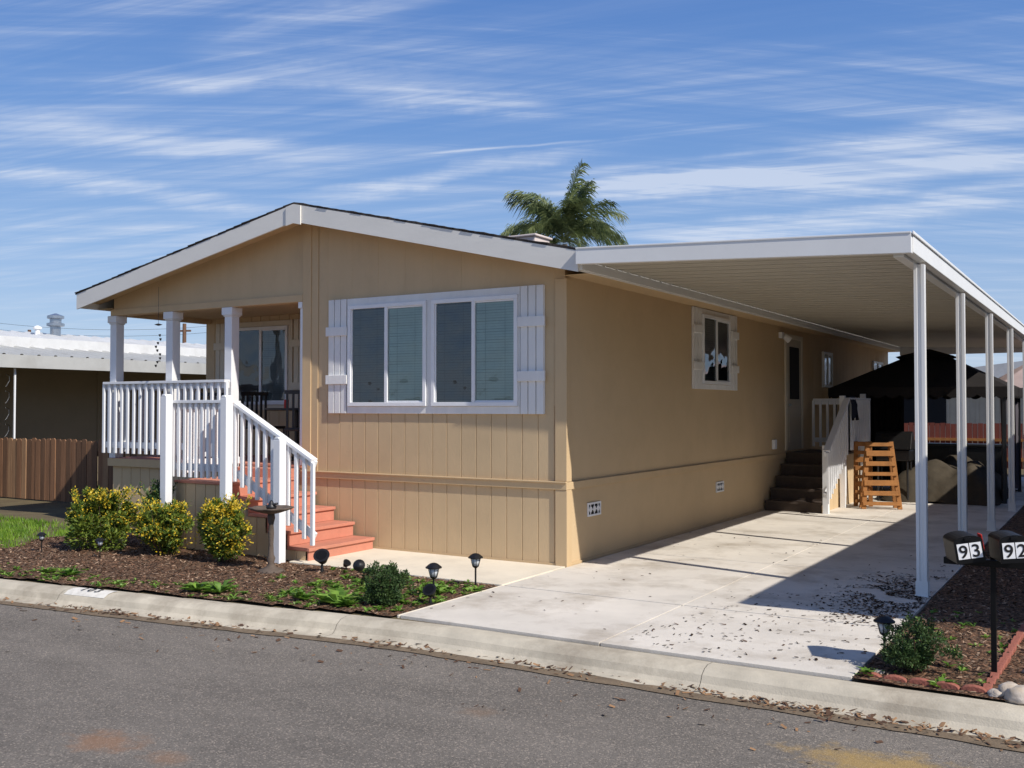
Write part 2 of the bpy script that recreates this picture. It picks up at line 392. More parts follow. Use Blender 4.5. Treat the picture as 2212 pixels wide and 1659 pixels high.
gwall(g,'x',XP,XR,YF,.865,1.72,-1)
gwall(g,'x',XP,XR,YF,1.72,und,-1,gw=.009,gd=.0022,pitch=.4,brk=(XC,))
gwall(g,'x',XL,XP,YF,3.06,und,-1,gw=.009,gd=.002,pitch=.4)
g.build('front_wall',m_tan,house,rec=False)
g=M()
gwall(g,'x',XP,XR,YF,0,.85,-1,pitch=.2)
gwall(g,'x',XL,XP,YF,0,.94,-1)
g.build('skirting',m_tan,house,rec=False)
g=M()
g.poly([(XR,YF,0),(XR,YB,0),(XR,YB,3.2),(XR,YF,3.2)])
g.poly([(XL,YP,0),(XL,YP,3.2),(XL,YB,3.2),(XL,YB,0)])
g.poly([(XL,YF,0),(XL,YF,.95),(XL,YP,.95),(XL,YP,0)])
g.poly([(XR,YB,0),(XL,YB,0),(XL,YB,3.2),(XC,YB,4.1),(XR,YB,3.2)])
g.poly([(XP,YF+.02,.9),(XP,YF+.02,3.3),(XP,YP,3.3),(XP,YP,.9)])
g.build('side_wall',m_tanw,house,rec=False)
g=M(); gwall(g,'y',18.9,YB-.05,XR+.012,.92,3.1,1,pitch=.3); g.build('rear_side_wall',m_tan,house,rec=False)
g=M(); gwall(g,'x',XL,XP,YP,.9,3.1,-1,pitch=.2); g.build('porch_wall',m_tan,house,rec=False)
g=M()
g.box(XP,XR+.03,YF-.028,YF-.002,.83,.912); g.box(XP,XR+.03,YF-.045,YF-.003,.902,.918)
g.box(XR+.002,XR+.026,YF,YB,.83,.91); 
g.build('belt_trim',m_tantrim,house,bevel=.004)
g=M()
g.box(XR-.11,XR+.03,YF-.022,YF-.004,.0,.828); g.box(XR-.11,XR+.03,YF-.024,YF-.004,.92,3.07)
g.box(XR+.003,XR+.024,YF-.004,YF+.1,.0,.828); g.box(XR+.003,XR+.024,YF-.004,YF+.1,.914,3.07)
g.build('corner_trim',m_tantrim,house,bevel=.004)
g=M(); g.box(XP,XP+.14,YF-.024,YF-.003,.92,rz(XP)-.14) ; g.box(XP+.14,XP+.25,YF-.012,YF-.002,.92,rz(XP+.2)-.12); g.box(XP-.004,XP+.01,YF-.02,YF+.1,.97,3.06); g.build('wall_batten',m_tantrim,house,bevel=.003)
g=M(); g.box(XR-2.6,XR-.12,YF-.012,YF-.003,.0,.05); g.box(XR+.002,XR+.014,YF+.1,YB,.0,.05); g.build('skirting_base_trim',m_tantrim,house)
g=M(); g.box(XL-.05,XP,YF-.03,YF+.14,3.03,3.12); g.box(XL-.02,XP-.001,YF+.001,YF+.12,3.12,3.3); g.box(XL-.04,XL+.12,YF+.141,YP,3.03,3.3); g.build('porch_beam',m_tantrim,house,bevel=.005)
g=M(); g.box(XL+.121,XP-.003,YF+.141,YP-.003,3.1,3.13); g.build('porch_ceiling',m_tanw,house)
g=M()
g.box(XL-.05,XP-.003,YF-.03,YP-.003,.945,.975)
g.build('porch_floor',m_terra,house)
g=M(); g.box(XL-.06,XP-1.2,YF-.05,YF-.031,.86,.972); g.build('porch_edge_board',m_tantrim,house,bevel=.003)
g=M()
for s_ in(0,1):
    xe=EX0-.03 if s_==0 else EX1+.02
    g.prism([(XC,YR-.026,ZPK+.018),(xe,YR-.026,rz(xe)+.018),(xe,YR-.026,rz(xe)+.002),(XC,YR-.026,ZPK+.002)],(0,YB+.35-YR,0))
roof=g.build('roof',m_shing,house)
g=M(); random.seed(5)
for s_ in(0,1):
    n=30; xe=(EX0-.03) if s_==0 else (EX1+.02)
    for k in range(n):
        x0=XC+(xe-XC)*k/n; x1=XC+(xe-XC)*min(1,(k+1.25)/n)
        t=.009+random.uniform(-.003,.004)
        yy=YR-.032+random.uniform(-.006,.008)
        g.prism([(x0,yy,rz(x0)+.019),(x1,yy,rz(x1)+.021),(x1,yy,rz(x1)+.021+t),(x0,yy,rz(x0)+.019+t*.4)],(0,YB+.3-yy,0))
g.build('shingle_course',m_shing,roof)
g=M(); FH=.215
for xe in(EX0,EX1):
    g.prism([(XC,YR-.025,ZPK),(xe,YR-.025,rz(xe)),(xe,YR-.025,rz(xe)-FH),(XC,YR-.025,ZPK-FH)],(0,.024,0))
g.build('rake_fascia',m_fascia,roof)
g=M(); g.prism([(XC-.12,YR-.04,rz(XC-.12)-.003),(XC,YR-.04,ZPK-.002),(XC+.12,YR-.04,rz(XC+.12)-.003),(XC+.12,YR-.04,rz(XC+.12)-FH-.02),(XC,YR-.04,ZPK-FH-.02),(XC-.12,YR-.04,rz(XC-.12)-FH-.02)],(0,.014,0)); g.build('peak_fascia_plate',m_fascia,roof)
g=M(); g.box(EX1-.022,EX1,YR+.001,YB+.3,rz(EX1)-.2,rz(EX1)-.001); g.box(EX0,EX0+.022,YR+.001,YB+.3,rz(EX0)-.2,rz(EX0)-.001); g.build('eave_fascia',m_fascia,roof)
g=M()
for xe,xw in((EX0,XL),(EX1,XR)):
    g.poly([(XC,YR,ZPK-.12),(xe,YR,rz(xe)-.12),(xe,YF-.001,rz(xe)-.12),(XC,YF-.001,ZPK-.12)])
    g.poly([(xe,YF-.05,rz(xe)-.19),(xw,YF-.05,rz(xe)-.19),(xw,YB,rz(xe)-.19),(xe,YB,rz(xe)-.19)])
g.build('soffit',m_tantrim,roof,rec=False)
g=M(); zz=rz(-6.8); g.box(-7.08,-6.57,11.3,11.7,zz-.12,zz+.19); g.box(-7.11,-6.54,11.27,11.73,zz+.19,zz+.22); g.build('roof_vent',m_pink,roof,bevel=.01)
# windows
def mkwindow(parent,O,U,N,w,h,blinds=(1,1),fr=m_white,split=.5):
    O=Vector(O);U=Vector(U);N=Vector(N)
    xf=lambda p:O+U*p.x+N*p.y+Vector((0,0,p.z))
    g=M(xf); b=.045
    g.box(0,w,.003,.05,0,b); g.box(0,w,.003,.05,h-b,h); g.box(0,b,.003,.05,b,h-b); g.box(w-b,w,.003,.05,b,h-b)
    c=w*split; g.box(c-.022,c+.022,.003,.046,b,h-b)
    g.box(b,b+.018,.003,.036,b,h-b); g.box(c+.022,w-b,.003,.036,b,b+.018); g.box(c+.022,w-b,.003,.036,h-b-.018,h-b)
    win=g.build('window',fr,parent,bevel=.003)
    g=M(xf); g.poly([(b,.028,b),(w-b,.028,b),(w-b,.028,h-b),(b,.028,h-b)]); g.build('window_pane',m_glass,win,rec=False)
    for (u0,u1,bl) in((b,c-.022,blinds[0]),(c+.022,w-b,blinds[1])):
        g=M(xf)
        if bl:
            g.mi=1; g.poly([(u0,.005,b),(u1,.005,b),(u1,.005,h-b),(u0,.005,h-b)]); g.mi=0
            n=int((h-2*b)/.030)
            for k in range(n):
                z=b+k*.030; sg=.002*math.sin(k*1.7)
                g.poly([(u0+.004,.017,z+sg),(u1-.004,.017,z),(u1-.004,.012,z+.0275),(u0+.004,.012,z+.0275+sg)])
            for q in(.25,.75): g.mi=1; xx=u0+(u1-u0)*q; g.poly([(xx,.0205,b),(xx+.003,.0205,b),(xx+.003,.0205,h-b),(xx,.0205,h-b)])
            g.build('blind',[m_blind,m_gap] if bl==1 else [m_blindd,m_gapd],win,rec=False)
        else:
            g.poly([(u0,.005,b),(u1,.005,b),(u1,.005,h-b),(u0,.005,h-b)]); g.build('dark_room_opening',m_dark,win,rec=False)
    return win
def shutter(parent,O,U,N,w,h,z1,z2,ext=.02,mt=None):
    O=Vector(O);U=Vector(U);N=Vector(N)
    xf=lambda p:O+U*p.x+N*p.y+Vector((0,0,p.z))
    g=M(xf); n=3; bw=w/n
    for k in range(n): g.box(k*bw+.006,(k+1)*bw-.006,.005,.034,0,h)
    g.box(.002,w-.002,.003,.010,.002,h-.002)
    for z in(z1,z2): g.box(-ext,w+ext,.034,.058,z-.055,z+.055)
    return g.build('shutter',mt or m_whitew,parent,bevel=.004)
def wtrim(O,U,N,w,h,t,mids,mt):
    O=Vector(O);U=Vector(U);N=Vector(N)
    xf=lambda p:O+U*p.x+N*p.y+Vector((0,0,p.z))
    g=M(xf); g.box(0,w,.003,.028,0,t); g.box(0,w,.003,.028,h-t,h)
    for a,b in mids: g.box(a,b,.003,.028,t,h-t)
    g.build('window_trim',mt,house,bevel=.003)
UX=(1,0,0);NF=(0,-1,0)
wtrim((-8.015,YF,1.63),UX,NF,2.45,1.39,.085,((0,.02),(2.43,2.45),(1.2,1.27)),m_whitew)
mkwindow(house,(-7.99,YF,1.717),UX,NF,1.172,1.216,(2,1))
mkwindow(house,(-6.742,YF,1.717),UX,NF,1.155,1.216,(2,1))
shutter(house,(-8.315,YF,1.63),UX,NF,.295,1.39,.41,1.0)
shutter(house,(-5.56,YF,1.63),UX,NF,.30,1.39,.41,1.0)
m_cream=mat('cream_wood_paint',C(208,196,174),.6,.05,5,.3,40,bdist=.003)
wtrim((-11.86,YP,1.66),UX,NF,1.30,1.36,.08,((0,.08),(1.22,1.3)),m_cream)
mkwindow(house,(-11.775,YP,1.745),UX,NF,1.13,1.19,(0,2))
for xx in(-12.2,-10.53): shutter(house,(xx,YP,1.66),UX,NF,.30,1.36,.36,1.0,mt=m_cream)
UY=(0,1,0);NS=(1,0,0)
wtrim((XR,13.2,1.96),UY,NS,1.23,1.13,.07,((0,.04),(1.19,1.23)),m_whitew)
mkwindow(house,(XR,13.245,2.035),UY,NS,1.14,.98,(2,0))
for yy in(12.9,14.435): shutter(house,(XR,yy,1.96),UY,NS,.29,1.13,.32,.83,ext=.015)
mkwindow(house,(XR+.014,19.8,2.1),UY,NS,.7,.7,(0,2))
mkwindow(house,(XR+.014,24.4,2.1),UY,NS,1.1,.7,(0,2))
m_door=mat('shaded_door_paint',C(176,165,146),.6,.05,5)  # door cream darkened, carport shade put into the colour
g=M()
g.box(XR+.003,XR+.03,17.3,17.4,.95,3.0); g.box(XR+.003,XR+.03,18.3,18.4,.95,3.0); g.box(XR+.003,XR+.03,17.4,18.3,2.92,3.0)
g.build('door_frame',m_cream,house,bevel=.003)
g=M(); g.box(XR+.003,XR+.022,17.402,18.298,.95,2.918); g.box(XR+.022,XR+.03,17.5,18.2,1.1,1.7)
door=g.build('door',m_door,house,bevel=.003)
g=M(); g.box(XR+.0225,XR+.028,17.55,18.15,1.85,2.78); g.build('door_window',m_dark,door)
g=M(); g.lathe((XR+.05,17.47,1.75),[(.012,-.02),(.03,-.01),(.03,.01),(.012,.02)],10); g.build('door_handle',m_galv,door)
for yy,z in((9.77,.5),(13.83,.47)):
    g=M(); g.box(XR+.002,XR+.014,yy,yy+.32,z,z+.02); g.box(XR+.002,XR+.014,yy,yy+.32,z+.13,z+.15); g.box(XR+.002,XR+.014,yy,yy+.02,z+.02,z+.13); g.box(XR+.002,XR+.014,yy+.3,yy+.32,z+.02,z+.13)
    for k in range(3):
        a=yy+.035+k*.092; 
        g.cyl((XR+.004,a+.035,z+.075),(XR+.012,a+.035,z+.075),.034,n=8); g.box(XR+.002,XR+.011,a+.028,a+.042,z+.02,z+.13); g.box(XR+.002,XR+.0115,a-.01,a+.08,z+.068,z+.082)
    v=g.build('foundation_vent',m_white,house)
    g=M(); g.box(XR+.001,XR+.005,yy+.02,yy+.3,z+.02,z+.13); g.build('vent_opening',m_dark,v)
g=M(); g.box(XR+.002,XR+.05,16.55,16.68,1.0,1.16); g.build('meter_box',m_white,house,bevel=.005)
g=M(); g.box(XR+.002,XR+.06,16.98,17.12,2.9,3.0); g.cyl((XR+.08,17.05,2.93),(XR+.16,17.1,2.86),.045,.06,10); g.build('porch_light',m_white,house)
def post_mesh(g,x,y,z0,z1,w=.135):
    g.box(x-w/2,x+w/2,y-w/2,y+w/2,z0,z1-.12); g.box(x-w/2-.028,x+w/2+.028,y-w/2-.028,y+w/2+.028,z1-.1,z1); g.box(x-w/2-.012,x+w/2+.012,y-w/2-.012,y+w/2+.012,z1-.12,z1-.1)
for x in(-12.46,-11.25,-10.09):
    g=M(); post_mesh(g,x,YF+.055,.975,3.028); g.build('porch_post',m_white,house,bevel=.006)
g=M(); g.box(XP-.05,XP-.006,YF-.012,YF+.03,.98,2.95); g.box(XP-.07,XP-.005,YF-.03,YF+.04,2.95,3.028); g.build('porch_half_post',m_white,house,bevel=.004)
def rail(g,p0,p1,z_top0,z_top1,zb0,zb1,nrm,n,bw=.042,low=.1,cap=True):
    p0=Vector((p0[0],p0[1],0));p1=Vector((p1[0],p1[1],0));nv=Vector((nrm[0],nrm[1],0));d=(p1-p0).normalized()
    for k in range(n):
        f=k/(n-1); p=p0.lerp(p1,f); zt=z_top0+(z_top1-z_top0)*f; zb=zb0+(zb1-zb0)*f
        q=p+nv*.04
        sl=(z_top1-z_top0)/(p1-p0).length*bw/2
        a=q-d*bw/2-nv*.018; 
        g.prism([a+Vector((0,0,zb)),a+d*bw+Vector((0,0,zb)),a+d*bw+Vector((0,0,zt-.02+sl)),a+Vector((0,0,zt-.02-sl))],nv*.036)
    for dz,a_,b_ in((-.05,z_top0,z_top1),(low+.02,zb0,zb1)):
        g.beam(p0+Vector((0,0,a_+dz)),p1+Vector((0,0,b_+dz)),.038,.085)
    if cap: g.beam(p0+nv*.02+Vector((0,0,z_top0)),p1+nv*.02+Vector((0,0,z_top1)),.10,.035)
g=M()
rail(g,(-12.50,YF-.08),(-10.0,YF-.08),2.05,2.05,1.05,1.05,(0,-1),20)
g.build('porch_railing',m_white,house,bevel=.003)
g=M(); rail(g,(XL-.06,YF),(XL-.06,YP-.1),2.05,2.05,1.05,1.05,(-1,0),12); g.build('porch_railing',m_white,house,bevel=.003)
# ---------------------------------------------------------------- front stairs
ZL=.83; YS=8.12; XLL=-9.74
st=thing('porch_stairs',(-8.7,8.7,0),'terracotta painted wooden steps with white railing beside the porch','stairs')
g=M(); rise=ZL/5; run=.305; XT=-8.80
g.box(XLL,XT+.02,YS-.02,YF-.05,ZL-.03,ZL)
g.box(XLL,XT-.02,9.0,YF-.055,ZL+.001,ZL+.11)
for k in range(4):
    z=ZL-rise*(k+1); x0=XT+run*k
    g.box(x0,x0+run+.025,YS-.015,YF-.05,z-.035,z)
for k in range(5):
    zt=ZL-.03-rise*k; x=XT+run*k
    g.box(x-.02,x,YS+.002,YF-.052,max(0.0,zt-rise+.03),zt)
g.build('stair_treads',m_terra,st,bevel=.004)
g=M()
gwall(g,'x',XLL+.02,XT-.04,YS,0,ZL-.035,-1,pitch=.17)
for k in range(4):
    x0=XT-.04+run*k; gwall(g,'x',x0,x0+run,YS,0,ZL-.04-rise*(k+1),-1,pitch=.17)
g.poly([(XLL+.02,YS,0),(XLL+.02,YS,ZL-.035),(XLL+.02,YF-.05,ZL-.035),(XLL+.02,YF-.05,0)])
g.build('stair_skirting',m_tan,st,rec=False)
def rpost(g,x,y,z0,z1,w=.10):
    g.box(x-w/2,x+w/2,y-w/2,y+w/2,z0,z1-.03)
    g.prism([(x-w/2,y-w/2,z1-.03),(x+w/2,y-w/2,z1-.03),(x+w/2-.03,y-w/2,z1),(x-w/2+.03,y-w/2,z1)],(0,w,0))
yr=8.05
for x,z in((-9.67,1.86),(-8.66,1.84),(-7.83,1.38)):
    g=M(); rpost(g,x,yr-.12,0,z); g.build('railing_post',m_white,st,bevel=.006)
g=M(); rail(g,(-9.84,yr),(-8.74,yr),1.77,1.77,.88,.88,(0,-1),12,bw=.04); g.build('landing_railing',m_white,st,bevel=.003)
g=M(); rail(g,(-8.60,yr),(-7.42,yr),1.74,1.13,.86,.22,(0,-1),11,bw=.042,low=.07); g.build('stair_railing',m_white,st,bevel=.003)
g=M(); rail(g,(XLL-.04,YS),(XLL-.04,YF-.1),1.77,1.77,.9,.9,(-1,0),10,bw=.04); g.build('landing_side_railing',m_white,st,bevel=.003)
# ---------------------------------------------------------------- side stairs
ss=thing('side_stairs',(-4.5,17.3,0),'carpeted side door steps with white railing and tan skirting','stairs')
g=M(); Z2=.92; r2=Z2/5
g.box(XR+.035,-4.07,17.26,18.8,Z2-.03,Z2)
for k in range(4):
    z=Z2-r2*(k+1); y1=17.26-.3*k
    g.box(XR+.035,-4.07,y1-.33,y1,z-.035,z)
for k in range(5):
    zt=Z2-.03-r2*k; y=17.26-.3*k
    g.box(XR+.035,-4.08,y,y+.02,max(0,zt-r2+.03),zt)
g.build('stair_treads',m_darktread,ss)
g=M()
gwall(g,'y',17.26,18.8,-4.08,0,Z2-.04,1)
for k in range(4): 
    y1=17.26-.3*k; gwall(g,'y',y1-.3,y1,-4.08,0,Z2-.04-r2*(k+1),1)
g.build('stair_skirting',m_tan,ss,rec=False)
for y,z in((16.05,1.1),(17.2,1.9),(18.75,1.95)):
    g=M(); g.box(-4.05,-3.96,y-.045,y+.045,0,z); g.build('railing_post',m_white,ss,bevel=.005)
g=M(); rail(g,(-3.95,17.2),(-3.95,15.8),1.85,1.02,.98,.2,(1,0),12,bw=.04); g.build('stair_railing',m_white,ss)
g=M(); rail(g,(-3.95,17.2),(-3.95,18.8),1.85,1.85,.98,.98,(1,0),13,bw=.04); g.build('landing_railing',m_white,ss)
g=M(); rail(g,(-4.9,18.8),(-4.0,18.8),1.85,1.85,.98,.98,(0,-1),8,bw=.04); g.build('landing_end_railing',m_white,ss)
# ---------------------------------------------------------------- carport
cp=thing('carport',(-3.1,16.5,0),'white aluminium carport attached to the side of the home','carport')
XG=-1.50
def cz(x): return 3.20-(x-EX1)*(.13/(XG-EX1))
Y0c,Y1c=8.84,26.0
g=M()
pitch=.305; y=Y0c+.08; prf=[]
while y<Y1c-.1:
    prf+=[(y,0),(y+.10,0),(y+.115,.018),(y+.13,0),(y+.23,0),(y+.25,.055),(y+.285,.055)]; y+=pitch
A=[g.V((EX1+.002,yy,cz(EX1)+dz)) for yy,dz in prf]; B=[g.V((XG-.06,yy,cz(XG)+dz)) for yy,dz in prf]
for k in range(len(prf)-1): g.F([A[k],B[k],B[k+1],A[k+1]])
g.build('carport_roof',m_pan,cp,rec=False)
g=M()
g.prism([(EX1+.003,Y0c,cz(EX1)-.055),(XG+.012,Y0c,cz(XG)-.07),(XG+.012,Y0c,cz(XG)+.108),(EX1+.003,Y0c,cz(EX1)+.108)],(0,.069,0))
g.prism([(EX1+.003,Y0c-.006,cz(EX1)+.096),(XG+.012,Y0c-.006,cz(XG)+.096),(XG+.012,Y0c-.006,cz(XG)+.112),(EX1+.003,Y0c-.006,cz(EX1)+.112)],(0,.005,0))
g.build('front_fascia',m_alum,cp,bevel=.003)
g=M(); g.box(XG-.06,XG+.02,Y0c+.071,Y1c,cz(XG)-.06,cz(XG)+.11); g.box(XG+.02,XG+.035,Y0c+.0,Y1c,cz(XG)+.085,cz(XG)+.115); g.build('gutter',m_alum,cp,bevel=.006)
g=M(); g.box(XG-.15,XG-.061,Y0c+.1,Y1c-.1,cz(XG)-.085,cz(XG)-.004); g.build('support_beam',m_alum,cp,bevel=.004)
g=M(); g.box(EX1,EX1+.028,Y0c+.1,Y1c,cz(EX1)-.10,cz(EX1)-.012); g.build('wall_hanger',m_alum,cp)
g=M(); g.box(EX1+.01,XG-.07,Y1c-.02,Y1c+.04,cz(XG)-.08,cz(EX1)+.09); g.build('rear_fascia',m_alum,cp)
def cpost(x,y):
    g=M(); w=.044; e=.013
    pr=[(-w,-w),(-w*.4,-w),(-w*.3,-w+e),(w*.3,-w+e),(w*.4,-w),(w,-w),(w,-w*.4),(w-e,-w*.3),(w-e,w*.3),(w,w*.4),(w,w),(w*.4,w),(w*.3,w-e),(-w*.3,w-e),(-w*.4,w),(-w,w),(-w,w*.4),(-w+e,w*.3),(-w+e,-w*.3),(-w,-w*.4)]
    g.prism([(x+a,y+b,.0) for a,b in pr],(0,0,cz(XG)-.088))
    g.box(x-.052,x+.052,y-.048,y-.045,.0,.16); g.box(x-.052,x+.052,y+.045,y+.048,.0,.16); g.box(x-.06,x+.06,y-.054,y+.054,.0,.03)
    g.build('carport_post',m_alum,cp)
for y in(9.5,12.15,15.0,18.0,21.0,25.3): cpost(-1.53,y)
# ---------------------------------------------------------------- neighbour home beyond the drive
nb=thing('neighbour_home',(5,17,0),'beige manufactured home with gable roof beside the mulch strip','house')
g=M(); g.box(1.0,8.4,7.9,27,0,3.05); g.prism([(1.0,7.9,3.05),(8.4,7.9,3.05),(4.7,7.9,3.95)],(0,19.1,0)); g.build('neighbour_wall',m_nwall,nb)
g=M()
for xe in(.62,8.8): g.prism([(4.7,7.5,4.1),(xe,7.5,3.22),(xe,7.5,3.1),(4.7,7.5,3.98)],(0,20,0))
g.build('neighbour_roof',m_shing,nb)
g=M(); g.box(2.5,4.5,7.86,7.9,1.6,2.8); g.build('neighbour_window',m_dark,nb)
# ---------------------------------------------------------------- neighbour home beyond porch
nl=thing('neighbour_home',(-22,18,0),'low white-roofed manufactured home with metal awning and tan walls','house')
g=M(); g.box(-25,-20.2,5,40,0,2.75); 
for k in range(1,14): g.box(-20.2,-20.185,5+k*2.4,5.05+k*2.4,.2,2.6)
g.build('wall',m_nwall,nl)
g=M(); yy=4.0; prf=[]
while yy<40: prf+=[(yy,0),(yy+.22,0),(yy+.25,.045),(yy+.3,.045),(yy+.33,0)]; yy+=.36
def strip(g,pa,pb):
    A=[g.V((pa[0],y,pa[1]+d)) for y,d in prf];B=[g.V((pb[0],y,pb[1]+d)) for y,d in prf]
    for k in range(len(prf)-1): g.F([A[k],B[k],B[k+1],A[k+1]])
g.mi=1; strip(g,(-18.2,2.70),(-20.3,3.0)); g.mi=0; strip(g,(-20.2,3.16),(-22,3.45)); strip(g,(-22,3.45),(-25.4,3.0))
g.box(-20.25,-20.15,4,40,2.95,3.22)
nr=g.build('metal_roof',[m_nroof,m_awn],nl)
g=M(); g.box(-18.22,-18.14,4,40,2.47,2.72); g.build('awning_fascia',m_awn,nr)
g=M(); g.lathe((-21.6,14.46,3.3),[(.12,0),(.12,.32),(.2,.34),(.2,.4),(.13,.42),(.13,.5),(.19,.52),(.19,.58),(.02,.64)],14); g.build('chimney_vent',m_galv,nr)
g=M(); g.lathe((-21.6,14.0,3.3),[(.06,0),(.06,.22),(.1,.24),(.1,.28),(.02,.32)],10); g.build('roof_pipe',m_white,nr)
for y in(11.05,15,19,24,30):
    g=M(); g.beam((-18.3,y,0),(-18.3,y,2.48),.05,.05,(1,0,0)); g.beam((-18.3,y+.35,0),(-18.3,y+.35,2.48),.03,.03,(1,0,0))
    for k in range(7):
        z=.3+k*.32; pts=[]
        for j in range(9):
            t=j/8*math.pi*2; pts.append(Vector((-18.3,y+.17+.11*math.sin(t)*math.cos(t/2),z+.12*math.cos(t))))
        for a,b in zip(pts,pts[1:]): g.beam(a,b,.012,.012,(1,0,0))
    g.build('awning_post',m_white,nl)
# ---------------------------------------------------------------- fences
fl=thing('wooden_fence',(-16,11,0),'weathered brown wooden plank fence between the two homes','fence')
g=M(); x=-20.1; random.seed(2)
while x<-12.6:
    w=.135+random.uniform(-.004,.004); t=1.13+random.uniform(-.018,.018); yy=11+random.uniform(-.012,.012); g.mi=random.choice([0,0,1,1,2])
    g.prism([(x,yy,0.02),(x+w,yy,0.02),(x+w,yy,t-.03),(x+w-.03,yy,t),(x+.03,yy,t),(x,yy,t-.03)],(0,.018,0)); x+=w+random.uniform(.008,.018)
g.build('fence_planks',m_woods,fl)
g=M(); g.box(-20.1,-12.5,11.035,11.07,.25,.34); g.box(-20.1,-12.5,11.035,11.07,.85,.94); g.build('fence_rail',m_woods[1],fl)
fr=thing('red_fence',(-3,31,0),'reddish brown wooden fence at the end of the driveway','fence')
g=M(); x=-12.0
while x<3:
    g.box(x,x+.13,31,31.02,0,1.25+random.uniform(-.02,.02)); x+=.142
g.build('fence_planks',m_redwood,fr)
g=M(); g.box(-12,3,30.95,30.998,.75,.83); g.box(-12,3,30.95,30.998,.2,.3); g.build('fence_rail',m_pallet,fr)
def farhouse(x0,x1,y0,y1,h,pk,label,wm):
    e=thing('distant_home',((x0+x1)/2,(y0+y1)/2,0),label,'house')
    g=M(); g.box(x0,x1,y0,y1,0,h); 
    k=x0+.3
    while k<x1: g.box(k,k+.1,y0-.02,y0-.001,.1,h-.05); k+=.3
    g.build('distant_wall',wm,e)
    g=M(); g.prism([(x0-.4,y0-.5,h),(x1+.4,y0-.5,h),((x0+x1)/2,y0-.5,pk)],(0,y1-y0+1,0)); g.build('distant_roof',m_nroof,e)
    g=M(); g.box(x0+1.5,x0+3,y0-.04,y0-.021,1.1,2.1); g.build('distant_window',m_dark,e)
farhouse(-8,4.5,36,44,2.5,3.3,'pale ribbed metal sided home behind the red fence',mat('distant_beige_siding',C(194,184,162),.7))
farhouse(-34,-20,48,58,2.7,3.6,'low pale home far behind the fence',m_nwall)
farhouse(-44,-32,26,38,2.6,3.3,'low pale home beyond the neighbouring home',m_nwall)
# ---------------------------------------------------------------- gazebo
gz=thing('gazebo',(-3.2,20.8,0),'dark canopy gazebo with ruffled valance under the carport','gazebo')
gx,gy,hw=-3.2,20.8,1.55
g=M()
NS_=10
def tier(g,s0,z0,s1,z1,sag):
    for k in range(4):
        prev=None
        for j in range(NS_+1):
            f=j/NS_; s=s0+(s1-s0)*f; z=z0+(z1-z0)*f-sag*math.sin(math.pi*f)
            c=[(-1,-1),(1,-1),(1,1),(-1,1)]; a=c[k];b=c[(k+1)%4]
            row=[g.V((gx+s*(a[0]+(b[0]-a[0])*m/8),gy+s*(a[1]+(b[1]-a[1])*m/8),z-.03*math.sin(math.pi*m/8)*(1-f))) for m in range(9)]
            if prev:
                for m in range(8): g.F([prev[m],prev[m+1],row[m+1],row[m]])
            prev=row
tier(g,hw,2.06,.40,2.66,.0); tier(g,.52,2.68,.03,2.84,.0)
g.build('canopy',m_can,gz,rec=False,smooth=True)
g=M()
for k,(a,b) in enumerate((((-1,-1),(1,-1)),((1,-1),(1,1)),((1,1),(-1,1)),((-1,1),(-1,-1)))):
    n=72; prev=None
    for j in range(n+1):
        f=j/n; x=gx+hw*(a[0]+(b[0]-a[0])*f); y=gy+hw*(a[1]+(b[1]-a[1])*f)
        row=[g.V((x,y,2.07)),g.V((x,y,1.93-.06*abs(math.sin(j*math.pi/6))))]
        if prev: g.F([prev[0],row[0],row[1],prev[1]])
        prev=row
g.build('valance',m_can,gz,rec=False)
for a,b in((-1,-1),(1,-1),(1,1),(-1,1)):
    g=M(); x=gx+a*(hw-.1);y=gy+b*(hw-.1); g.box(x-.03,x+.03,y-.03,y+.03,0.02,2.0); g.box(x-.03-.12*(a>0),x+.03+.12*(a<0),y-.02,y+.02,.03,.06); g.build('gazebo_post',m_blackm,gz)
for (cx,cy,ln_,mm) in((gx+hw-.14,gy-hw+.25,.5,m_can2),(gx+hw-.14,gy+hw-.3,.45,m_can2),(gx-hw+.14,gy+hw-.2,.45,m_can)):
    g=M(); prev=None
    for j in range(18):
        x=cx+.05*math.sin(j*1.9); y=cy+ln_*j/17-.1
        row=[g.V((x,y,1.95)),g.V((cx+.03*math.sin(j*1.9),cy+ln_*.45*j/17,1.1)),g.V((x,y,.1))]
        if prev:
            for m in(0,1): g.F([prev[m],row[m],row[m+1],prev[m+1]])
        prev=row
    g.build('curtain',mm,gz,rec=False,smooth=True)
g=M(); prev=None  # dark cloth panel added to darken the back of the gazebo
for j in range(26):
    x=gx-hw+.12+.7*j/25; y=gy+hw-.06+.035*math.sin(j*1.3)
    row=[g.V((x,y,1.98)),g.V((x,y+.02*math.sin(j*.7),.15))]
    if prev: g.F([prev[0],row[0],row[1],prev[1]])
    prev=row
g.build('rear_dark_panel',m_can,gz,rec=False,smooth=True)
um=thing('sunlit_canopy_umbrella',(-1.28,23.75,0),'pale pinkish beige umbrella shape added for the sunlit side of the gazebo canopy','umbrella')  # umbrella added in place of the gazebo's sunlit right side
g=M(); ux,uy=-1.28,23.75; prev=None
for j in range(9):
    f=j/8; row=[]
    for k in range(33):
        a=2*math.pi*k/32; rr=1.3*f*(1-.05*f*abs(math.sin(4*a))); row.append(g.V((ux+rr*math.cos(a),uy+rr*math.sin(a),2.85-.72*f**1.15-.03*f*abs(math.sin(4*a)))))
    if prev:
        for k in range(32): g.F([prev[k],prev[k+1],row[k+1],row[k]])
    prev=row
g.build('sunlit_canopy_top',m_umb,um,rec=False)
g=M(); g.cyl((ux,uy,0),(ux,uy,2.85),.02,n=8); g.lathe((ux,uy,.0),[(.25,0),(.25,.05),(.04,.08)],14); g.build('sunlit_canopy_pole',m_blackm,um)
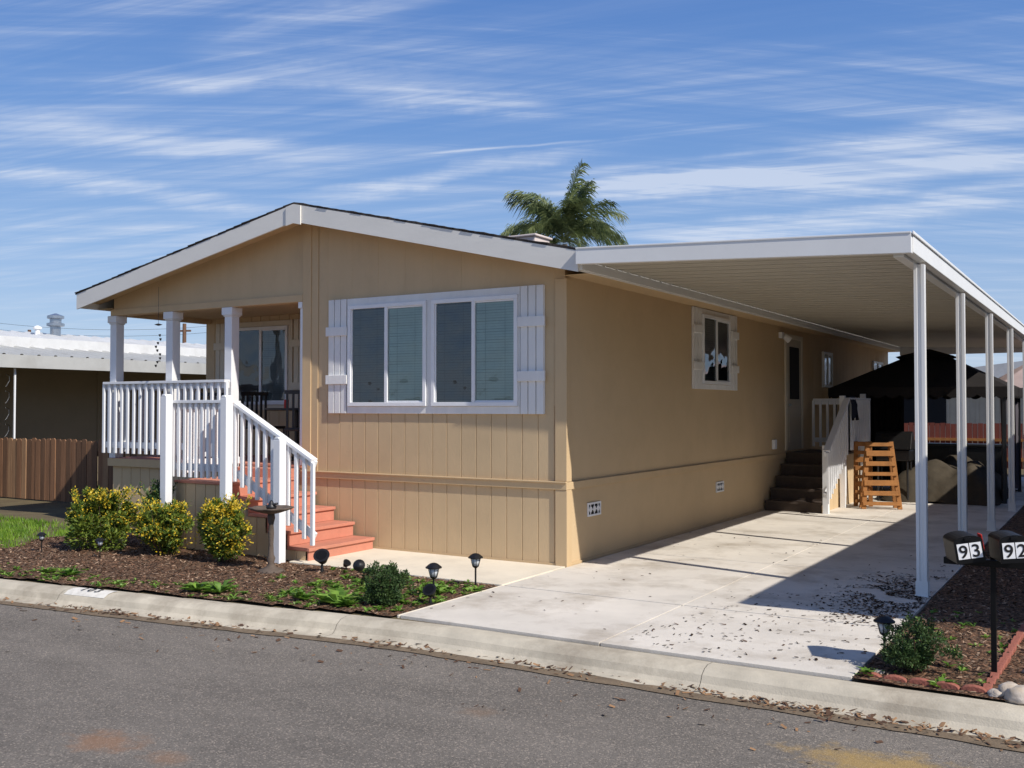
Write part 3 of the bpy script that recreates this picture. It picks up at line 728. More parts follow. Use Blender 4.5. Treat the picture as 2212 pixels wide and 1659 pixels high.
g=M(); n=30; m_=20; G={}
for i in range(n+1):
    for j in range(m_+1):
        u=i/n*2-1; v=j/m_*2-1
        e=max(abs(u),abs(v)); hgt=.70*(1-e**4)**.8 if e<1 else 0
        hgt*=.9+.3*noise.noise(Vector((u*2.4,v*2.4,4)))+.05*math.cos(u*3); hgt=max(hgt,0)
        x=-2.75+u*.95+.08*noise.noise(Vector((u*4,v*4,hgt*2))); y=19.9+v*1.2+.08*noise.noise(Vector((u*4,v*4,9)))
        G[i,j]=g.V((x,y,.03+hgt+.07*noise.noise(Vector((x*5,y*5,1)))))
for i in range(n):
    for j in range(m_): g.F([G[i,j],G[i+1,j],G[i+1,j+1],G[i,j+1]])
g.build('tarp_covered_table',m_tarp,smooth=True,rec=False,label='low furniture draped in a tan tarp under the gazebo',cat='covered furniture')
sb=thing('dark_filler',(-2.9,22.0,0),'dark added cabinet standing under the gazebo','filler')  # made-up box, added to darken the area behind the tarp
g=M(); g.box(-3.9,-2.0,21.8,22.2,.05,.92); g.box(-3.95,-1.95,21.75,22.25,.92,.97); g.build('dark_filler_body',m_blackm,sb,bevel=.01)
g=M(); g.box(-3.85,-2.98,21.78,21.798,.12,.88); g.box(-2.94,-2.05,21.78,21.798,.12,.88); g.build('dark_filler_front',m_black,sb,bevel=.004)
def pallet(loc,rotz,tilt,label,W0,W1,Hh,ns):
    e=thing('wooden_pallet',loc,label,'pallet','wooden pallets leaning by the side stairs')
    g=M()
    for k in range(ns):
        z=.06+k*(Hh-.14)/(ns-1); w=W0+(W1-W0)*z/Hh; h=.06+.03*((k*7)%3)/2
        g.box(-w,w,-.020,.006,z,z+h)
    a=g.build('pallet_slats',m_pallet,None,origin=(0,0,0),bevel=.003); a.parent=e; a.location=(0,0,0)
    g=M()
    for q in(-1,1): g.beam((q*W0*.93,.035,0),(q*W1*.93,.035,Hh),.07,.055,(0,1,0))
    for q in(-1,1): g.beam((q*W0*.9,.3,0),(q*W1*.9,.09,Hh),.06,.05,(0,1,0))
    b=g.build('pallet_stringers',m_pallet,None,origin=(0,0,0),bevel=.003); b.parent=e; b.location=(0,0,0)
    e.rotation_euler=(tilt,0,rotz)
pallet((-3.38,17.2,.025),R(24),R(-8),'orange brown slatted wooden frame leaning upright',.31,.20,1.12,7)
pallet((-3.76,17.55,.025),R(10),R(-2),'narrow orange brown wooden pallet standing on edge',.13,.12,1.1,8)
bq=thing('barbecue_grill',(-3.5,18.9,0),'black lidded barbecue grill beside the stair landing','grill')
g=M(); g.box(-3.78,-3.2,18.7,19.1,.75,.95); g.build('grill_firebox',m_black,bq,bevel=.02)
g=M(); pr=[(18.68+.44*i/8, .955+.32*math.sin(math.pi*i/8)) for i in range(9)]
g.prism([(-3.8,a,b) for a,b in pr],(.62,0,0)); g.build('grill_lid',m_black,bq,bevel=.01)
for x,y in((-3.75,18.73),(-3.25,18.73),(-3.75,19.07),(-3.25,19.07)):
    g=M(); g.cyl((x,y,.02),(x,y,.75),.018,n=8); g.build('grill_leg',m_blackm,bq)
g=M(); prev=None
for j in range(15):
    f=j/14; y=17.2+.42*f
    row=[g.V((-4.02,y,1.68-.08*math.sin(j*.9))),g.V((-3.99,y,1.88)),g.V((-3.9,y,1.9)),g.V((-3.86+.02*math.sin(j*1.7),y,1.75)),g.V((-3.85+.03*math.sin(j*1.4),y,1.54-.06*math.sin(j*.6)))]
    if prev:
        for m in range(4): g.F([prev[m],row[m],row[m+1],prev[m+1]])
    prev=row
g.build('draped_jacket',m_cloth,smooth=True,rec=False,label='dark jacket draped over the white stair railing',cat='jacket')
# ---------------------------------------------------------------- porch furniture
tb=thing('patio_table',(-9.75,10.2,.975),'small dark round patio table on the porch','table')
g=M(); g.lathe((-9.75,10.2,1.66),[(.42,0),(.44,.01),(.44,.03),(.42,.035)],24); g.build('table_top',m_blackm,tb)
g=M(); g.cyl((-9.75,10.2,1.0),(-9.75,10.2,1.66),.03,n=10); g.lathe((-9.75,10.2,.978),[(.25,0),(.25,.015),(.05,.05)],16); g.build('table_pedestal',m_blackm,tb)
def chair(loc,rot,first=[None]):
    if first[0] is None:
        e=thing('patio_chair',loc,'dark metal patio chair on the porch','chair','chairs on the porch')
        T=lambda p:p+Vector(loc)
        g=M(T); g.box(-.23,.23,-.23,.23,.42,.46); g.build('seat',m_blackm,e,origin=loc,bevel=.01)
        g=M(T)
        for k in range(6): g.box(-.21+k*.078,-.18+k*.078,.21,.23,.46,.92)
        g.box(-.23,.23,.205,.235,.9,.95); g.build('backrest',m_blackm,e,origin=loc)
        for a,b in((-.21,-.21),(.21,-.21),(-.21,.21),(.21,.21)):
            g=M(T); g.cyl((a,b,0),(a,b,.42),.014,n=6); g.build('leg',m_blackm,e,origin=loc)
        e.rotation_euler=(0,0,rot); first[0]=e
    else: copything(first[0],loc,rot)
chair((-10.5,10.3,.976),R(80)); chair((-9.2,9.75,.976),R(-140)); chair((-11.6,10.2,.976),R(20))
g=M(); g.cyl((-9.85,10.1,1.696),(-9.85,10.1,1.81),.033,n=12); g.build('soda_can',m_red,label='red drink can on the patio table',cat='can')
wc=thing('wind_chime',(-11.22,9.05,2.3),'dark hanging wind chime under the porch eave','wind chime')
WX=-11.22
g=M(); g.cyl((WX,9.05,3.35),(WX,9.05,2.85),.0025,n=5); g.lathe((WX,9.05,2.82),[(.01,.03),(.055,.015),(.01,0)],10); g.build('chime_cap',m_blackm,wc)
g=M(); random.seed(9)
for k in range(9):
    z=2.70-k*.052; a=k*1.3; g.cyl((WX+.03*math.cos(a),9.05+.03*math.sin(a),z),(WX+.03*math.cos(a)+.005,9.05+.03*math.sin(a),z-.03),.018,.008,7)
g.build('chime_pendants',m_blackm,wc)
# ---------------------------------------------------------------- plants
def leafcloud(g,c,rx,ry,rz_,n,s0,s1,lumps,surf=.0):
    c=Vector(c); lp=[]
    for k in range(lumps):
        while True:
            p=Vector((random.uniform(-1,1),random.uniform(-1,1),random.uniform(-1,1)))
            if .05<p.length<1: break
        p=p.normalized()*random.uniform(.3,.8)
        lp.append((Vector((p.x*rx,p.y*ry,p.z*rz_)),random.uniform(.28,.5)))
    for i in range(n):
        q,r=random.choice(lp)
        d=Vector((random.gauss(0,1),random.gauss(0,1),random.gauss(0,1))).normalized()
        rr=r*(random.random()**.4 if surf==0 else random.uniform(.9,1.12))
        p=c+q+Vector((d.x*rx,d.y*ry,d.z*rz_))*rr
        if p.z<.03: p.z=.03+random.random()*.05
        a=(d+Vector((random.uniform(-1,1),random.uniform(-1,1),random.uniform(-.3,1.1)))*.9).normalized()
        b=a.orthogonal().normalized(); b.rotate(Matrix.Rotation(random.uniform(0,6.28),3,a))
        l=random.uniform(s0,s1); w=l*.45; nrm=a.cross(b)*l*.1
        g.poly([p,p+a*l*.5+b*w*.5+nrm,p+a*l,p+a*l*.5-b*w*.5+nrm])
def shrub(name,x,y,w,h,n,nf,label,lm=m_leaf,seed=1,leaf=.04,group=None,cat='shrub',spray=0):
    random.seed(seed)
    e=thing(name,(x,y,0),label,cat,group)
    g=M(); leafcloud(g,(x,y,h*.45),w*.45,w*.45,h*.41,n,leaf*.7,leaf*1.3,12); tips=[]
    for k in range(40):
        a=random.uniform(0,6.28); t=random.uniform(.2,1.0); px,py=x+math.cos(a)*w*.46*t,y+math.sin(a)*w*.46*t; pz=h*(1.04-.45*t*t)*random.uniform(.75,1.06)
        tips.append((px,py,pz)); leafcloud(g,(px,py,pz),.05,.05,.085,n//80,leaf*.7,leaf*1.2,2)
    for k in range(spray):
        a=random.uniform(0,6.28); t=random.uniform(.1,.8); o=Vector((x+math.cos(a)*w*.38*t,y+math.sin(a)*w*.38*t,h*.75)); d=Vector((math.cos(a)*.55,math.sin(a)*.55,random.uniform(.4,1))).normalized(); ln=random.uniform(.16,.30)
        g.beam(o,o+d*ln,.005,.005,(.1,.2,1))
        for j in range(11):
            p=o+d*ln*(j/10); q=(d*.6+Vector((random.uniform(-1,1),random.uniform(-1,1),random.uniform(-.3,.6)))).normalized(); b=q.cross(Vector((.3,.2,1))).normalized(); l=leaf*random.uniform(.8,1.2)
            g.poly([p,p+q*l*.5+b*l*.22,p+q*l,p+q*l*.5-b*l*.22])
        tips.append(tuple(o+d*ln*.8))
    g.build('foliage',lm,e,origin=(x,y,0),rec=False)
    if nf:
        g=M(); leafcloud(g,(x,y,h*.52),w*.47,w*.47,h*.45,nf//2,.020,.040,20,surf=1)
        for p in tips: leafcloud(g,p,.05,.05,.08,nf//64,.020,.040,2,surf=1)
        g.build('blossom',m_yel,e,origin=(x,y,0),rec=False)
    g=M()
    for k in range(9):
        a=random.uniform(0,6.28); g.cyl((x+.02*math.cos(a),y+.02*math.sin(a),0),(x+w*.33*math.cos(a),y+w*.33*math.sin(a),h*random.uniform(.6,.9)),.008,.003,5)
    g.build('stem',m_stem,e,origin=(x,y,0))
    return e
gy_='yellow-flowering shrubs in front of the porch'
shrub('flowering_shrub',-10.38,7.6,.88,.68,4600,1500,'wide green shrub with yellow blossoms in the mulch bed',seed=11,group=gy_,leaf=.056,spray=26)
shrub('flowering_shrub',-9.30,7.6,.74,.56,4000,1300,'green shrub dotted with yellow blossoms in the mulch bed',seed=12,group=gy_,leaf=.056,spray=22)
shrub('flowering_shrub',-8.36,7.62,.60,.64,3900,1800,'upright green shrub covered in yellow blossoms',seed=13,group=gy_,leaf=.052,spray=20)
shrub('green_shrub',-9.85,7.95,.42,.74,2600,150,'dark green shrub behind the flowering ones',lm=m_leafd,seed=14,leaf=.05,spray=10)
shrub('green_shrub',-5.38,6.72,.46,.33,5000,0,'small round dark green shrub beside the kerb',lm=m_leafd,seed=15,leaf=.026)
shrub('green_shrub',-1.14,6.80,.50,.31,5600,0,'small spreading grey-green shrub by the driveway corner',lm=m_leafd,seed=16,leaf=.022)
def weed(g,x,y,s,n):
    for k in range(n):
        a=random.uniform(0,6.28); l=s*random.uniform(.5,1); w=l*.17
        d=Vector((math.cos(a),math.sin(a),0)); pr=Vector((-d.y,d.x,0)); z=max(.003,hz(x,y)); e=random.uniform(.3,1.1)
        b=Vector((x,y,z)); m1=b+d*l*.5*math.cos(e)+Vector((0,0,l*.5*math.sin(e))); t=b+d*l*(math.cos(e)*.5+.5*math.cos(e*.3))+Vector((0,0,l*(.5*math.sin(e)+.2*math.sin(e*.3))))
        g.poly([b,m1+pr*w,t,m1-pr*w])
random.seed(21); g=M()
for k in range(190):
    x=random.uniform(-11,-5.1); y=ky(x)+abs(random.gauss(0,.25))+.03
    if in_left(x,y): weed(g,x,y,random.uniform(.03,.09),8)
for k in range(240):
    x=random.gauss(-5.7,.5); y=random.gauss(7.2,.42)
    if in_left(x,y): weed(g,x,y,random.uniform(.04,.11),9)
for (x,y,s) in((-5.72,6.5,.27),(-5.85,6.5,.18),(-5.6,6.48,.2),(-7.25,6.3,.2),(-7.0,6.35,.24),(-7.35,6.4,.16),(-9.3,6.15,.14),(-9.0,6.2,.18),(-6.4,6.6,.14),(-6.1,6.45,.18),(-5.25,7.3,.16),(-5.4,7.5,.14),(-1.38,6.5,.1),(-.95,6.5,.12),(-1.3,7.6,.1)): weed(g,x,y,s,24)
for k in range(60):
    x=random.uniform(-1.4,-.7);y=random.uniform(6.5,9); weed(g,x,y,random.uniform(.03,.08),7)
g.build('weeds',m_weed,kind='stuff',rec=False)
# palm
random.seed(36)
pc=Vector((-21.75,39.6,9.3))
pt=thing('palm_tree',(pc.x,pc.y,0),'tall feathery palm tree rising behind the roof','tree')
g=M(); N_=14
for k in range(N_): 
    a=k/N_;b=(k+1)/N_; g.cyl((pc.x+.3*math.sin(a*2),pc.y,a*(pc.z-.2)),(pc.x+.3*math.sin(b*2),pc.y,b*(pc.z-.2)),.24-.09*a,.23-.09*a,12)
g.build('trunk',m_bark,pt)
g=M()
for k in range(40):
    az=k*2.399+random.uniform(-.25,.25); el=R([78,68,60,52,44,34,22,8][k%8])+random.uniform(-.1,.1)
    Lf=random.uniform(2.9,3.7); p=pc+Vector((.27,0,-.1)); d=Vector((math.cos(az)*math.cos(el),math.sin(az)*math.cos(el),math.sin(el))); seg=18
    tw=random.uniform(-.4,.4)
    for j in range(seg):
        q=p+d*Lf/seg; g.beam(p,q,.045*(1-j/seg)+.012,.03*(1-j/seg)+.01,(0.01,.02,1))
        if j>2:
            sd=d.cross(Vector((0,0,1))).normalized() if abs(d.z)<.99 else Vector((1,0,0))
            for s_ in(-1,1):
                for r in range(4):
                    ll=.9*math.sin(math.pi*min(1,(j+1)/(seg+2)))**.7*random.uniform(.6,1.2)+.12
                    o=p+(q-p)*(r/4); dr=(sd*s_*.8+d*.9+Vector((0,0,random.uniform(-.6,.5)+tw*s_))).normalized()
                    mid=o+dr*ll*.5; tip=o+dr*ll+Vector((0,0,-.42*ll)); wv=d*.018+Vector((0,0,.011))
                    g.poly([o-wv,mid-wv,tip,mid+wv,o+wv])
        p=q; d=(d+Vector((0,0,-.070-.015*(el<.6)-.003*j))).normalized()
g.build('crown',m_palm,pt,rec=False)
# ---------------------------------------------------------------- yard ornaments
bb=thing('birdbath',(-7.44,7.42,0),'weathered dark birdbath on a slim pedestal in the mulch','birdbath')
g=M(); g.lathe((-7.44,7.42,0),[(.14,0),(.145,.03),(.12,.045),(.05,.07),(.03,.11),(.045,.16),(.03,.19),(.024,.3),(.03,.42),(.024,.5),(.04,.57),(.035,.61)],20); g.build('pedestal',m_bb,bb,smooth=True)
g=M(); n=32; prf=[(.03,.61),(.1,.625),(.19,.655),(.22,.675),(.212,.682),(.18,.668),(.1,.645),(.01,.638)]
rings=[[g.V((-7.44+(r*(1+.06*math.cos(k*math.pi*2/n*8)*(r>.17)))*math.cos(2*math.pi*k/n),7.42+(r*(1+.06*math.cos(k*math.pi*2/n*8)*(r>.17)))*math.sin(2*math.pi*k/n),z)) for k in range(n)] for r,z in prf]
for a,b in zip(rings,rings[1:]):
    for k in range(n): g.F([a[k],a[(k+1)%n],b[(k+1)%n],b[k]])
g.build('basin',m_bb,bb,smooth=True)
g=M(); g.lathe((-7.44,7.42,.637),[(.02,0),(.05,.03),(.055,.05),(.03,.075),(.02,.1),(.008,.115)],10); g.beam((-7.5,7.42,.69),(-7.36,7.42,.72),.03,.02); g.build('bird_figure',m_blackm,bb,smooth=True)
SL=[None]
def lamp(x,y,rot=0,sc_=1,label='black solar path light standing in the mulch'):
    if SL[0] is None:
        o=Vector((x,y,0)); e=thing('solar_light',o,label,'garden light','solar garden lights'); T=lambda p:p+o
        g=M(T); g.cyl((0,0,0),(0,0,.2),.009,n=8); g.lathe((0,0,.19),[(.012,0),(.03,.015),(.034,.025)],14); g.build('stake',m_black,e,origin=o)
        g=M(T); g.lathe((0,0,.215),[(.03,0),(.046,.07)],16); g.build('lens',m_lens,e,origin=o,smooth=True)
        g=M(T)
        for k in range(8):
            a=k*math.pi/4; g.cyl((.031*math.cos(a),.031*math.sin(a),.213),(.05*math.cos(a),.05*math.sin(a),.288),.0022,n=5)
        g.build('cage',m_black,e,origin=o)
        g=M(T); g.lathe((0,0,.285),[(.07,0),(.072,.008),(.045,.03),(.03,.04),(.012,.045)],18); g.build('cap',m_black,e,origin=o,smooth=False)
        e.rotation_euler=(0,0,rot); SL[0]=e; return e
    return copything(SL[0],(x,y,0),rot,label,sc_)
lamp(-5.2,7.83); lamp(-5.17,7.12,sc_=1.02); lamp(-1.36,6.95,sc_=.97); lamp(-10.75,7.05,sc_=.75); lamp(-9.75,7.1,sc_=.75)
l=lamp(-6.5,7.75,sc_=.85,label='solar path light lying tilted in the mulch'); l.rotation_euler=(R(65),0,R(30)); l.location.z=.05
def spot(x,y,s,rot,label):
    o=Vector((x,y,0)); e=thing('solar_spotlight',o,label,'garden light','solar spotlights'); 
    g=M(lambda p:p+o); g.lathe((0,0,.01),[(.07,0),(.07,.02),(.02,.03),(.012,.08),(.012,.13)],14); g.build('base',m_black,e,origin=o)
    g=M(lambda p:p+o); g.cyl((0,.04,.13),(0,-.03,.2),.045,.085,18); g.cyl((0,-.03,.2),(0,-.035,.205),.088,.088,18); g.build('lamp_head',m_black,e,origin=o)
    g=M(lambda p:p+o); g.cyl((0,-.0352,.2052),(0,-.0375,.2075),.06,.06,18); g.build('solar_panel',m_mbox,e,origin=o)
    e.rotation_euler=(0,0,rot); e.scale=(s,s,s); return e
spot(-7.0,7.7,.95,R(30),'black solar spotlight tilted up in the mulch')
spot(-5.08,6.95,.7,R(10),'small black spotlight beside a path light')
spot(-6.85,7.9,.5,R(80),'small black spotlight by the walkway')
# mailboxes
def mailbox(x,y,zb,num,roll,label,rot,flag=1):
    o=Vector((x,y,zb)); e=thing('mailbox',o,label,'mailbox','mailboxes sharing one post'); T=lambda p:p+o
    w=.080; pr=[(-w,0),(w,0),(w,.13)]+[(w*math.cos(a),.13+.032*math.sin(a)) for a in [math.pi*k/10 for k in range(1,10)]]+[(-w,.13)]
    g=M(T); g.prism([(a,-.15,b) for a,b in pr],(0,.26,0)); g.build('mailbox_body',m_mbox,e,origin=o,bevel=.004)
    g=M(T); g.prism([(a*1.05,-.162,b*1.02-.002) for a,b in pr],(0,.011,0)); g.box(-.02,.02,-.175,-.163,.138,.154); g.build('mailbox_door',m_mbox,e,origin=o)
    g=M(T); g.box(-.070,-.003,-.1665,-.1625,.026,.120); g.box(.003,.070,-.1665,-.1625,.026,.120); g.build('number_plate',m_white,e,origin=o)
    for i,ch in enumerate(num):
        me=glyph(ch,.108,m_black,off=.0012)
        t=bpy.data.objects.new('house_number',me); COL.objects.link(t); t.parent=e; t.rotation_euler=(R(90),0,0); t.location=(-.0365+.073*i,-.1685,.035)
    if flag:
        sx=w+.006; g=M(T); g.box(sx,sx+.006,-.14,-.115,.06,.15); g.box(sx,sx+.006,-.14,-.06,.11,.158); g.build('flag',m_red,e,origin=o)
    e.rotation_euler=(0,R(roll),rot)
mailbox(-.85,6.80,.755,'93',-9,'black mailbox numbered 93 with red flag, tilted slightly',R(22))
mailbox(-.60,6.80,.775,'92',-5,'black mailbox numbered 92 on the shared post',R(20))
mp_=thing('mailbox_post',(-.70,6.93,0),'black post with crossarm carrying two mailboxes','post')
g=M(); g.box(-.716,-.684,6.914,6.946,0,.78); g.build('post',m_mbox,mp_,bevel=.003)
g=M(); g.box(-.98,-.45,6.87,6.908,.705,.748); g.build('crossarm',m_mbox,mp_,bevel=.003)
random.seed(41)
def brick(x,y,rot):
    g=M(); pr=[(-.07,0),(.07,0)]
    for i in range(9): t=math.pi*i/8; pr.append((.07*math.cos(t),.022+.028*math.sin(t)))
    ca,sa=math.cos(rot),math.sin(rot)
    g.xf=lambda p:Vector((x+p.x*ca-p.y*sa,y+p.x*sa+p.y*ca,p.z))
    g.prism([(a,-.025,b) for a,b in pr],(0,.05,0))
    g.build('edging_brick',m_brick,None,bevel=.004,label='scalloped red edging brick along the mulch strip',cat='brick',group='scalloped bricks edging the bed')
for k in range(5): brick(-1.36+k*.148,6.50+random.uniform(-.012,.012),random.uniform(-.12,.12))
for k in range(16): brick(-.70+.004*k,6.58+k*.148,R(90)+random.uniform(-.08,.08))
for k in range(22):
    x=-.60+random.uniform(0,.5); y=6.45+random.uniform(0,1.5); r=random.uniform(.03,.075)
    if k==0: x,y,r=-1.33,6.62,.035
    if k==1: x,y,r=-.52,6.46,.075
    if k==2: x,y,r=-.64,6.47,.045
    g=M(); n=12
    R_=[]
    for i in range(1,8):
        ph=math.pi*i/8; row=[]
        for j in range(n):
            dv=Vector((math.sin(ph)*math.cos(2*math.pi*j/n),math.sin(ph)*math.sin(2*math.pi*j/n),math.cos(ph)))
            q=1+.45*noise.noise(dv*1.6+Vector((k*3.1,0,0)))
            row.append(g.V((x+r*1.3*dv.x*q,y+r*dv.y*q,r*.5+r*.7*dv.z*q)))
        R_.append(row)
    for a,b in zip(R_,R_[1:]):
        for j in range(n): g.F([a[j],a[(j+1)%n],b[(j+1)%n],b[j]])
    g.F(R_[0]); g.F(R_[-1][::-1])
    g.build('garden_stone',m_stone,None,label='rounded pale tan stone beside the brick edging',cat='stone',group='pale stones by the mailbox',smooth=True)
# kerb painted number
xk=-8.15
g=M()
for k in range(4):
    a=xk-.25+k*.125;b=a+.125
    for o0,z0,o1,z1 in((-.195,-.032,-.15,-.002),(-.15,-.002,-.09,.0105),(-.09,.0105,-.04,.0085)):
        g.poly([(a,ky(a)+o0,z0),(b,ky(b)+o0,z0),(b,ky(b)+o1,z1),(a,ky(a)+o1,z1)])
g.build('kerb_number_paint',mat('worn_white_paint',C(214,209,198),.85,.15,14,dirt=.3),kind='structure',rec=False)
me=glyph('103',.13,m_black,space=1.4)
t=bpy.data.objects.new('kerb_number',me); COL.objects.link(t); t['kind']='structure'; t.location=(xk,ky(xk)-.145,.010); t.rotation_euler=(R(2),0,math.atan(.12))
# utility poles
for (px,d,zt,lab,ca) in((64,60,6.4,'distant wooden utility pole with crossarm',1.0),(396,55,6.35,'distant wooden utility pole above the awning roof',.35)):
    t=(px-1106)/2148; x=round(d*(-.5225+.8526*t),1); y=round(d*(.8526+.5225*t),1)
    e=thing('utility_pole',(x,y,0),lab,'utility pole','distant utility poles')
    g=M(); g.cyl((x,y,0),(x,y,zt),.14,.1,8); g.build('pole',m_pole,e)
    g=M(); g.beam((x-ca,y-.4*ca,zt-.4),(x+ca,y+.4*ca,zt-.4),.1,.1); g.build('crossarm',m_pole,e)
ends=[(-120,60,5.2),(-52.6,31.6,6.0),(-43.1,38.4,5.9),(-20,70,6)]
g=M()
for dz in(0,.35):
    for a,b in zip(ends,ends[1:]):
        a=Vector(a);b=Vector(b)
        for k in range(10):
            f0=k/10;f1=(k+1)/10; p=a.lerp(b,f0)+Vector((0,0,dz-1.2*f0*(1-f0)));q=a.lerp(b,f1)+Vector((0,0,dz-1.2*f1*(1-f1))); g.beam(p,q,.014,.014)
g.build('power_line',m_black,label='thin dark overhead wires between the poles',cat='power line')
# ---------------------------------------------------------------- camera, light, sky
cam=bpy.data.cameras.new('camera'); co=bpy.data.objects.new('camera',cam); COL.objects.link(co)
co.location=(0,0,H); co.rotation_euler=(R(90+1.36),0,R(31.5)); cam.sensor_width=36; cam.lens=34.95; cam.clip_end=3000; scene.camera=co
S=Vector((1.08,-.26,1.0)).normalized()
sl=bpy.data.lights.new('sun','SUN'); sl.energy=5.0; sl.angle=R(.5); sl.color=(1,.95,.88)
so=bpy.data.objects.new('sun',sl); COL.objects.link(so); so.rotation_euler=S.to_track_quat('Z','Y').to_euler(); so.location=(10,-5,15)
w=bpy.data.worlds.new('World'); scene.world=w; w.use_nodes=True; nt=w.node_tree; L=nt.links
bg=nt.nodes['Background']; STR=.13; bg.inputs['Strength'].default_value=STR
sky=nn(nt,'ShaderNodeTexSky'); sky.sky_type='NISHITA'; sky.sun_disc=False
sky.sun_elevation=math.asin(S.z); sky.sun_rotation=math.atan2(S.x,S.y); sky.air_density=1.0; sky.dust_density=.3; sky.ozone_density=3.0
tc=nn(nt,'ShaderNodeTexCoord'); sx=nn(nt,'ShaderNodeSeparateXYZ'); L.new(tc.outputs['Generated'],sx.inputs[0])
gr=nn(nt,'ShaderNodeValToRGB'); els=gr.color_ramp.elements
stops=[(0,C(186,204,228)),(.06,C(168,192,226)),(.16,C(136,172,221)),(.28,C(102,147,212)),(.45,C(76,122,197)),(1,C(46,84,154))]
for i,(ps,c) in enumerate(stops):
    e=els[0] if i==0 else (els[1] if i==1 else els.new(ps)); e.position=ps; e.color=c
L.new(sx.outputs[2],gr.inputs[0])
vs=nn(nt,'ShaderNodeVectorMath'); vs.operation='SCALE'; vs.inputs['Scale'].default_value=1/STR; L.new(gr.outputs[0],vs.inputs[0])
m0=nn(nt,'ShaderNodeMix'); m0.data_type='RGBA'; m0.inputs['Factor'].default_value=.8; L.new(sky.outputs[0],m0.inputs['A']); L.new(vs.outputs[0],m0.inputs['B'])
def math_(op,a,b=None,c=None):
    n=nn(nt,'ShaderNodeMath'); n.operation=op
    for i,q in enumerate((a,b,c)):
        if q is None: continue
        if isinstance(q,(int,float)): n.inputs[i].default_value=q
        else: L.new(q,n.inputs[i])
    return n.outputs[0]
zc=math_('MAXIMUM',math_('ADD',sx.outputs[2],.12),.03)
cb=nn(nt,'ShaderNodeCombineXYZ'); L.new(math_('DIVIDE',sx.outputs[0],zc),cb.inputs[0]); L.new(math_('DIVIDE',sx.outputs[1],zc),cb.inputs[1])
def cloudlayer(ang,sx_,sy_,lo,hi,dist,seed,rough=.6,det=5):
    r0=nn(nt,'ShaderNodeMapping'); r0.inputs['Rotation'].default_value=(0,0,R(-ang)); L.new(cb.outputs[0],r0.inputs[0])
    mp=nn(nt,'ShaderNodeMapping'); mp.inputs['Scale'].default_value=(sx_,sy_,1); mp.inputs['Location'].default_value=(seed,seed*.7,0)
    L.new(r0.outputs[0],mp.inputs[0])
    n=nn(nt,'ShaderNodeTexNoise'); n.inputs['Scale'].default_value=1; n.inputs['Detail'].default_value=det; n.inputs['Roughness'].default_value=rough; n.inputs['Distortion'].default_value=dist
    L.new(mp.outputs[0],n.inputs['Vector'])
    r=nn(nt,'ShaderNodeMapRange'); r.interpolation_type='SMOOTHSTEP'; r.inputs['From Min'].default_value=lo; r.inputs['From Max'].default_value=hi
    L.new(n.outputs['Fac'],r.inputs['Value']); return r.outputs[0]
a=cloudlayer(13,.42,6.5,.36,.74,.5,3.1,.68,6)
b=cloudlayer(39,.36,6.0,.38,.76,.45,8.3,.68,6)
base=math_('ADD',math_('MULTIPLY',math_('MULTIPLY',a,b),.45),math_('MULTIPLY',math_('ADD',a,b),.06))
Fv=Vector((-.5225,.8526,0)); Rv=Vector((.8526,.5225,0))
def dirv(px,py): return (Fv+Rv*((px-1106)/2148)+Vector((0,0,(881-py)/2148))).normalized()
wn=nn(nt,'ShaderNodeTexNoise'); wn.inputs['Scale'].default_value=4; wn.inputs['Detail'].default_value=6; wn.inputs['Roughness'].default_value=.66; L.new(tc.outputs['Generated'],wn.inputs['Vector'])
ws=nn(nt,'ShaderNodeVectorMath'); ws.operation='SUBTRACT'; L.new(wn.outputs['Color'],ws.inputs[0]); ws.inputs[1].default_value=(.5,.5,.5)
def warped(k):
    wa=nn(nt,'ShaderNodeVectorMath'); wa.operation='MULTIPLY_ADD'; L.new(ws.outputs[0],wa.inputs[0]); wa.inputs[1].default_value=(k,k,k); L.new(tc.outputs['Generated'],wa.inputs[2]); return wa.outputs[0]
W1=warped(.05); W0=warped(.008)
fib=math_('ADD',math_('MULTIPLY',a,.85),math_('MULTIPLY',b,.75))
soft=None; sharp=None
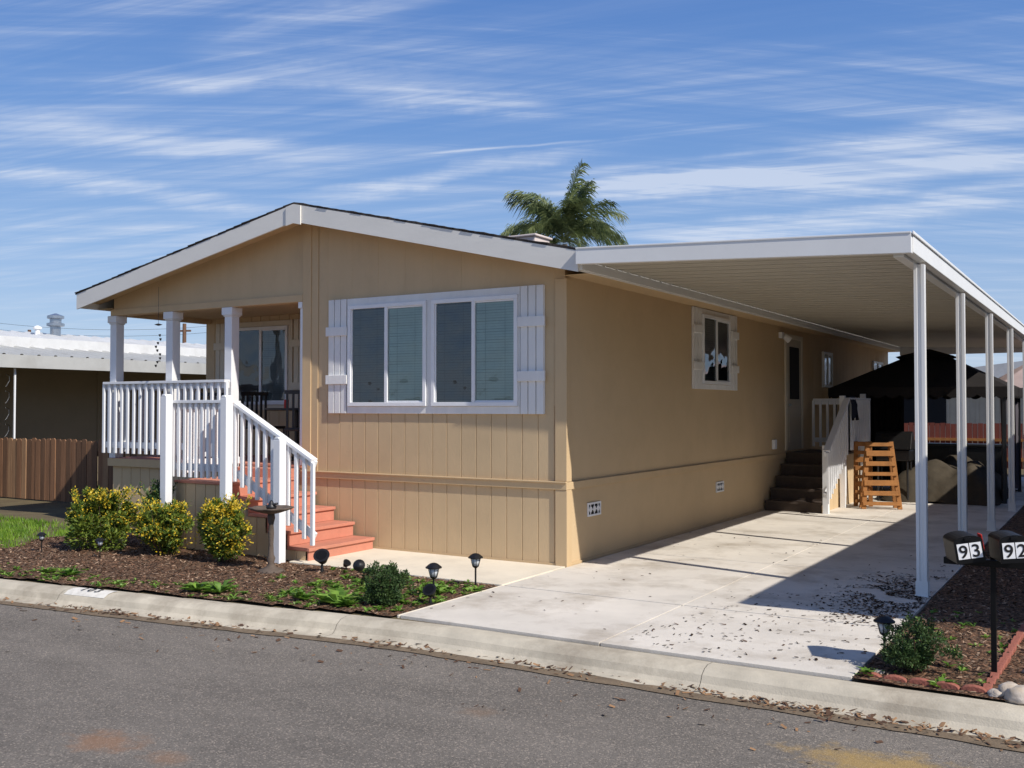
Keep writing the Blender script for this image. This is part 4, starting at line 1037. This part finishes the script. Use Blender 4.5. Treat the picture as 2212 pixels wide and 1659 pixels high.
streaks=[((830,337),(1330,297),.0020,.6,0),
((560,455),(1500,285),.013,.62,1),((1050,430),(2500,320),.022,.75,1),((1200,420),(2500,215),.022,.66,1),((1280,530),(2500,385),.018,.8,1),
((-200,350),(640,455),.014,.55,1),((-200,235),(880,365),.020,.45,1),((-300,150),(1150,168),.018,.38,1),((330,115),(1000,-5),.024,.5,1),((740,203),(1250,232),.016,.6,1),((900,520),(-300,480),.018,.3,1)]
for p0,p1,wd,st_,sf in streaks:
    d0=dirv(*p0);d1=dirv(*p1); nrm=d0.cross(d1).normalized(); mid=(d0+d1).normalized(); hl=(d1-d0).length/2
    src=W1 if sf else W0
    q1=nn(nt,'ShaderNodeVectorMath'); q1.operation='DOT_PRODUCT'; L.new(src,q1.inputs[0]); q1.inputs[1].default_value=nrm
    q2=nn(nt,'ShaderNodeVectorMath'); q2.operation='DISTANCE'; L.new(src,q2.inputs[0]); q2.inputs[1].default_value=mid
    r1=nn(nt,'ShaderNodeMapRange'); r1.interpolation_type='SMOOTHSTEP'; r1.inputs['From Min'].default_value=wd; r1.inputs['From Max'].default_value=0; r1.inputs['To Max'].default_value=st_
    L.new(math_('ABSOLUTE',q1.outputs['Value']),r1.inputs['Value'])
    r2=nn(nt,'ShaderNodeMapRange'); r2.interpolation_type='SMOOTHSTEP'; r2.inputs['From Min'].default_value=hl; r2.inputs['From Max'].default_value=hl*.35
    L.new(q2.outputs['Value'],r2.inputs['Value'])
    v=math_('MULTIPLY',r1.outputs[0],r2.outputs[0])
    if sf: soft=v if soft is None else math_('ADD',soft,v)
    else: sharp=v if sharp is None else math_('ADD',sharp,v)
cl_=math_('ADD',math_('ADD',math_('MULTIPLY',soft,math_('ADD',fib,.06)),math_('MULTIPLY',sharp,math_('ADD',a,.4))),base)
cl_=math_('MINIMUM',cl_,.62)
mx=nn(nt,'ShaderNodeMix'); mx.data_type='RGBA'; k_=1/STR; cc=C(226,233,246); mx.inputs['B'].default_value=(cc[0]*k_,cc[1]*k_,cc[2]*k_,1); L.new(cl_,mx.inputs['Factor']); L.new(m0.outputs['Result'],mx.inputs['A'])
L.new(mx.outputs['Result'],bg.inputs['Color'])
scene.view_settings.view_transform='Standard'; scene.view_settings.look='None'; scene.view_settings.exposure=0
